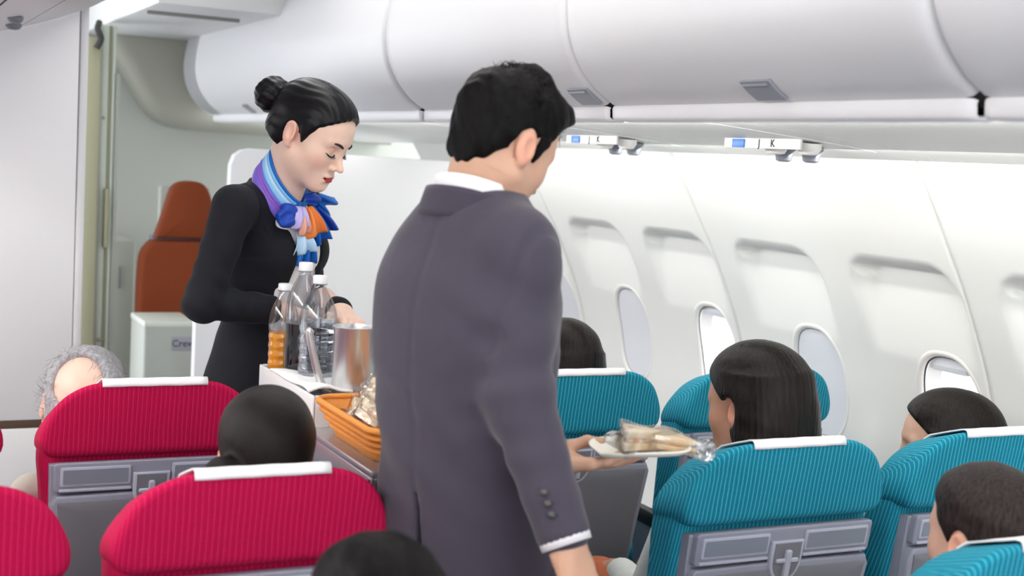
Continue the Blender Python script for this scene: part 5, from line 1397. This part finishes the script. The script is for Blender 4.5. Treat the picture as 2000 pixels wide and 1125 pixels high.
M['bread'] = mat('toasted bread', (0.80, 0.52, 0.26), 0.8); add_noise_col(M['bread'], (0.96, 0.88, 0.74), (0.84, 0.60, 0.33), 14)
M['filling'] = mat('sandwich filling', (0.86, 0.72, 0.55), 0.7); add_noise_col(M['filling'], (0.92, 0.85, 0.72), (0.75, 0.42, 0.22), 60)
M['wrap'] = clear_mat('cellophane wrap', (0.97, 0.97, 0.97), .15, rim=.75)
def sandwich(name, loc, rot, L=.13, W=.055, H=.05, seed=1, label='', group=None):
    root = empty(name, loc); root.rotation_euler = rot
    def tri(x, y, g=0.0):      # triangular half of a sandwich with softened corners
        a_ = -y - W / 2 - g; b_ = (x * W + (y - W / 2) * L / 2 * 1.0) / math.hypot(W, L / 2) - g; c_ = (-x * W + (y - W / 2) * L / 2) / math.hypot(W, L / 2) - g
        m1 = np.maximum(b_, c_); k = .012; h_ = np.maximum(k - np.abs(a_ - m1), 0) / k
        return np.maximum(a_, m1) + h_ * h_ * k * .25
    def slab(nm, z0, z1, k, m_, s=0.0):
        f = Field((-L / 2 - .01, -W / 2 - .01, z0 - .008), (L / 2 + .01, W / 2 + .01, z1 + .008), .0030)
        f.add((lambda x, y, z: np.maximum(tri(x, y, -s), np.abs(z - (z0 + z1) / 2) - (z1 - z0) / 2), v3(-L, -W, z0), v3(L, W, z1)), 0)
        f.warp(lambda x, y, z: .0012 * vnoise(x, y, z, 110, seed + k)); V, F = f.mesh(); return mk(nm, V, F, m_, root)
    slab('bread', 0, H * .40, 1, M['bread']); slab('filling', H * .40, H * .58, 2, M['filling'], .003); slab('bread', H * .58, H, 3, M['bread'])
    f = Field((-L * .75, -W * .8, -.012), (L * .75, W * .8, H + .02), .005)
    f.add((lambda x, y, z: np.maximum(tri(x, y, .005), np.abs(z - H / 2) - H / 2 - .004), v3(-L, -W, -.01), v3(L, W, H + .01)), 0)
    for s in (-1, 1): f.add(rc((s * (L / 2 - .008), -W * .45, H * .5), (s * (L / 2 + .012), -W * .45, H * .55), .010, .016, (0, 1, 0), .5), .012)
    f.warp(lambda x, y, z: .0035 * vnoise(x, y, z, 130, seed) + .002 * vnoise(x, y, z, 260, seed + 5)); V, F = f.mesh(); o = mk('wrapper', V, F, M['wrap'], root, smooth=False)
    return tag(root, label, 'sandwich', group)
SL = ['wrapped sandwich lying flat at the left of the orange basket', 'wrapped sandwich standing tilted in the middle of the basket', 'wrapped sandwich at the near end of the basket', 'wrapped sandwich leaning at the back of the basket by the jug', 'wrapped sandwich on top of the basket pile']
for i, (x, y, z, r) in enumerate(((0.945, 2.600, .035, (.35, .1, .5)), (0.935, 2.515, .050, (.5, .2, 1.1)), (1.03, 2.42, .045, (.1, -.2, .2)), (1.005, 2.615, .070, (-.6, .15, 1.2)), (0.965, 2.555, .085, (.35, .3, .7)))):
    sandwich('wrapped_sandwich', (x, y, CT + z), r, .115, .06, .042, 11 + i, SL[i], 'wrapped sandwiches in the orange basket')
# --- plate with the sandwich the man holds out
M['plate'] = mat('pale paper plate', (0.86, 0.83, 0.74), 0.6)
pl = empty('serving_plate', (1.277, 2.012, 1.072)); pr = 0.0
P = np.array([(-.085, -.042), (.062, -.060), (.085, -.01), (.075, .055), (-.05, .06), (-.09, .03)]); P = catmull(list(P) + [P[0]], 6)[:-1]
V = []; F = []; n = len(P)
for s, z in ((.0, .0), (.5, .0), (.86, .001), (.95, .006), (1.0, .010), (1.0, .0125), (.94, .0085), (.85, .0035), (.5, .0025), (.0, .0025)):
    for x, y in P: V.append((x * s, y * s, z))
for i in range(9):
    for j in range(n): F.append((i * n + j, i * n + (j + 1) % n, (i + 1) * n + (j + 1) % n, (i + 1) * n + j))
mk('dish', V, F, M['plate'], pl); pl.rotation_euler = (math.radians(4), math.radians(-5), math.radians(-18))
V, F = extrude_outline(superell(.055, .03, 2.5, 28), -.004, 0.0); V = [(x, z, y) for x, y, z in V]; mk('underside', V, [f[::-1] for f in F], M['black'], pl, smooth=False)
tag(pl, 'pale paper plate held by the suited man', 'plate')
sandwich('held_sandwich', (1.255, 2.010, 1.079), (.05, .08, .25), 0.105, .060, .038, 31, 'wrapped sandwich half at the thumb side of the held plate')
sandwich('held_sandwich', (1.318, 2.000, 1.081), (.15, .12, -.35), 0.12, .050, .026, 37, 'longer flat wrapped sandwich at the outer end of the held plate')
# tongs / bread in the woman's far hand
# ================================================================== seated passengers
def passenger(label, head, seat_xy, skin, hair, top_col, yaw=0, pitch=0, roll=0, sc=1.0, fem=False, style='short', trousers=(0.03, 0.03, 0.04), arms='lap', res=.0034, w=1.0, knee=.38):
    sx, sy = seat_xy; O = v3(sx, sy + .30, 0); hd = v3(*head) - O
    HM = head_matrix(hd, yaw, pitch, roll, sc)
    nb = v3(hd[0] * .45, hd[1] * .6 - .01, hd[2] - .135 * sc)
    fh = Field((-.11, -.14, -.21), (.11, .14, .14), res); head_prims(fh, fem, inv_pt(HM, nb))
    Vh, Fh = fh.mesh(); Ch = lips_brow_tint(Vh, skin, (skin[0] * .75, skin[1] * .5, skin[2] * .5) if not fem else (0.5, 0.15, 0.13))
    zs = nb[2] - .05                                    # shoulder height
    f = Field((-.30, -.20, .0), (.30, .62, zs + .12), .012)
    tor = [(.46, 0, .05, .16, .13), (.58, 0, .04, .15, .115), (.70, nb[0] * .4, .02, .15, .11), (zs - .10, nb[0] * .8, .0, .165, .10), (zs, nb[0], -.005, .13, .075), (zs + .05, nb[0], nb[1], .055, .052)]
    f.add(loft(tor), 0)
    tor = [(z, cx, cy, rx * w, ry) for z, cx, cy, rx, ry in tor]; f = Field((-.30, -.20, .0), (.30, .62, zs + .12), .012); f.add(loft(tor), 0)
    sh = [v3(nb[0] + s * .165 * w, .0, zs - .03) for s in (-1, 1)]; el = [v3(s * .185 * w + nb[0] * .6, .10, zs - .27) for s in (-1, 1)]; wr = [v3(s * .09, .30, .60) for s in (-1, 1)]
    if arms == 'rest': wr[1] = v3(.235, .33, .665); el[1] = v3(.235, .08, .70)
    limbs = []
    for a, b, c in zip(sh, el, wr): limbs += [(a, b, .048, .040), (b, c, .040, .030)]
    for a, b, r1, r2 in limbs: f.add(rc(a, b, r1 * .8, r2), .02)
    legs = []
    for s in (-1, 1): legs += [(v3(s * .085, .06, .55), v3(s * .10, knee, .54), .085, .06), (v3(s * .10, knee, .54), v3(s * .10, knee - .02, .10), .058, .042)]
    for a, b, r1, r2 in legs: f.add(rc(a, b, r1 * .8, r2 * .85), .03)
    for s in (-1, 1): f.add(rc((s * .10, knee - .02, .05), (s * .105, knee + .12, .03), .034, .028), .03)
    Vb, Fb = f.mesh()
    parts = [(xf(HM, Vh), Fh, Ch), (Vb, Fb, np.tile(skin, (len(Vb), 1)))]
    f = Field((-.30, .10, .52), (.32, .52, .78), .005)
    for s, w, e in ((-1, wr[0], el[0]), (1, wr[1], el[1])):
        d = w - e; d /= np.linalg.norm(d); f.add(rc(w - d * .04, w, .026, .025), .01); hand_prims(f, w, d + v3(0, .3, -.05), v3(0, .1, -1), -s, (14, 16, 18, 20), (22, 8), .95)
    Vk, Fk = f.mesh(); parts.append((Vk, Fk, np.tile(skin, (len(Vk), 1))))
    V, F, C = joinm(parts); body = mk('person', V, F, M['skin']); set_col(body, C); body.location = O
    # clothes
    mt = cloth_mat('passenger top', top_col, .85, .1, .3, 14); ml = cloth_mat('passenger trousers', trousers, .85, .1, .2, 14)
    f = Field((-.32, -.20, .46), (.32, .36, zs + .10), .010)
    f.add(loft([(z, cx, cy, rx + .012, ry + .012) for z, cx, cy, rx, ry in tor[:-1]]), 0)
    for a, b, r1, r2 in limbs: f.add(rc(a, b - (b - a) * (.0 if r2 > .035 else .1), r1 + .010, r2 + .010), .025)
    f.warp(lambda x, y, z: .003 * vnoise(x, y, z, 45, 5)); Vc, Fc = f.mesh(); mk('top', Vc, Fc, mt, body)
    f = Field((-.22, -.10, .08), (.22, .54, .66), .012)
    f.add(loft([(.465, 0, .06, .175, .14), (.56, 0, .05, .165, .13), (.62, 0, .04, .158, .122)]), 0)
    for a, b, r1, r2 in legs: f.add(rc(a, b, r1 + .004, r2 + .008), .03)
    Vc, Fc = f.mesh(); mk('trousers', Vc, Fc, ml, body)
    for s in (-1, 1):
        f = Field((s * .10 - .06, knee - .11, -.006), (s * .10 + .06, knee + .20, .11), .007); f.add(rc((s * .10, knee - .035, .045), (s * .105, knee + .13, .032), .044, .038), .02); f.cut(lambda x, y, z: .002 - z + 0 * x + 0 * y, .002)
        Vc, Fc = f.mesh(); mk('shoe', Vc, Fc, M['leather'], body)
    # hair
    lo = -.30 if style == 'long' else (-.17 if style == 'bob' else -.11)
    f = Field((-.14, -.20, lo), (.14, .13, .16), .0034)
    f.add(ell((0, -.014, .040), (.084, .108, .093)), 0); f.add(ell((0, .020, .056), (.070, .070, .064)), .03)
    f.add(ell((0, -.060, -.018), (.068, .045, .062)), .03)
    if style == 'long':
        f.add(loft([(-.30, 0, -.055, .105, .030), (-.18, 0, -.06, .112, .045), (-.08, 0, -.052, .104, .060), (.0, 0, -.036, .095, .078), (.06, 0, -.02, .075, .08)]), .03)
    if style == 'bob':
        f.add(loft([(-.16, 0, -.035, .088, .052), (-.10, 0, -.035, .102, .068), (-.03, 0, -.025, .102, .084), (.04, 0, -.015, .088, .09)]), .03)
    if style == 'lowbun':
        f.add(ell((-.072, -.098, -.012), (.036, .034, .036)), .012)
    amp = .0035 if style in ('short', 'grey') else .0008
    f.warp(lambda x, y, z: amp * vnoise(x, y, z, 110, 9) + (.0005 * np.sin(np.arctan2(x, y) * 60) if style in ('long', 'bob') else 0))
    def face(x, y, z):
        front = (0.006 + 0.92 * y - z) / 1.36 + 0 * x; a = np.minimum(front, y - 0.004)
        if style in ('long', 'bob'):
            a = np.minimum(front - .006, y - (.014 if style == 'long' else .040)); ear = np.minimum(-np.sqrt(((y - .004) / .75) ** 2 + (z + .004) ** 2) + (.030 if style == 'long' else .0), np.abs(x) - .05) + 0 * x
            return np.maximum(a, ear)
        burn = np.maximum(np.maximum(np.abs(y - .020) - .013 - .4 * (z - .012), -.026 - z), .04 - np.abs(x)); a = np.minimum(a, burn)
        b = (-0.066 + 0.8 * np.clip(y + .07, 0, .09) - z + .0 * x) / 1.25; b = np.where(y < .01, b, -1)
        ear = -np.sqrt(((y + .012) / .75) ** 2 + (z + .002) ** 2) + .028; ear = np.minimum(ear, np.abs(x) - .05)
        return np.maximum(np.maximum(a, b), ear)
    f.cut(face, .008)
    if style == 'grey': f.sub(ell((-.024, -.090, .080), (.052, .070, .062)), .02)
    Vc, Fc = f.mesh(); h = mk('hair', xf(HM, Vc), Fc, M[hair], body); flow_attr(h, Vc, mode='back' if style == 'lowbun' else 'x')
    if style == 'grey':
        Vt, Ft = strands(420, 4, (0, -.012, .038), (.082, .106, .092), lambda x, y, z: z > -.04 and y < .075 and not (((x + .028) / .036) ** 2 + ((y + .085) / .05) ** 2 + ((z - .085) / .045) ** 2 < 1), .035, .0007)
        o = mk('loose_hair', xf(HM, np.array(Vt)), Ft, M['hair_grey'], h); flow_attr(o, np.array(Vt), mode='x')
    return tag(body, label, 'person')
SKA = (0.62, 0.40, 0.28)
passenger('dark-haired passenger with a low bun, in the near crimson seat', (0.680, 2.345, 1.005), (0.618, 2.10), SKA, 'hair_long', (0.02, 0.02, 0.025), yaw=-14, pitch=4, fem=True, style='lowbun', sc=1.05)
passenger('balding grey-haired man in the far crimson seat', (0.480, 3.20, 0.950), (0.600, 2.95), (0.80, 0.55, 0.44), 'hair_grey', (0.55, 0.52, 0.46), yaw=-8, pitch=-4, roll=8, style='grey', sc=1.08)
passenger('passenger whose hair top shows above the far teal seat beside the suited man', (1.765, 3.20, 1.020), (1.695, 2.95), SKA, 'hair_long', (0.75, 0.74, 0.70), yaw=5, fem=True, style='bob', sc=1.02, arms='rest')
passenger('passenger with long straight dark hair facing left, above the teal seat', (1.780, 2.345, 1.070), (1.765, 2.10), (0.50, 0.26, 0.17), 'hair_long', (0.60, 0.62, 0.58), yaw=16, pitch=6, fem=True, style='long', sc=1.12, w=.74, trousers=(0.45, 0.12, 0.05))
passenger('dark-haired passenger in profile by the open window', (2.325, 2.318, 0.960), (2.277, 2.10), (0.62, 0.38, 0.28), 'hair_long', (0.05, 0.05, 0.06), yaw=50, pitch=2, fem=True, style='bob', sc=1.08)
passenger('short-haired passenger in the bottom right corner, nearest on the right', (1.752, 1.640, 0.975), (1.690, 1.40), (0.66, 0.40, 0.30), 'hair_brown', (0.10, 0.14, 0.2), yaw=2, pitch=0, style='short', sc=1.02, knee=.27)
passenger('blurred dark head at the bottom edge, nearest on the left', (0.575, 1.475, 0.985), (0.595, 1.25), SKA, 'hair_short', (0.02, 0.02, 0.03), yaw=-5, style='short', sc=1.02)
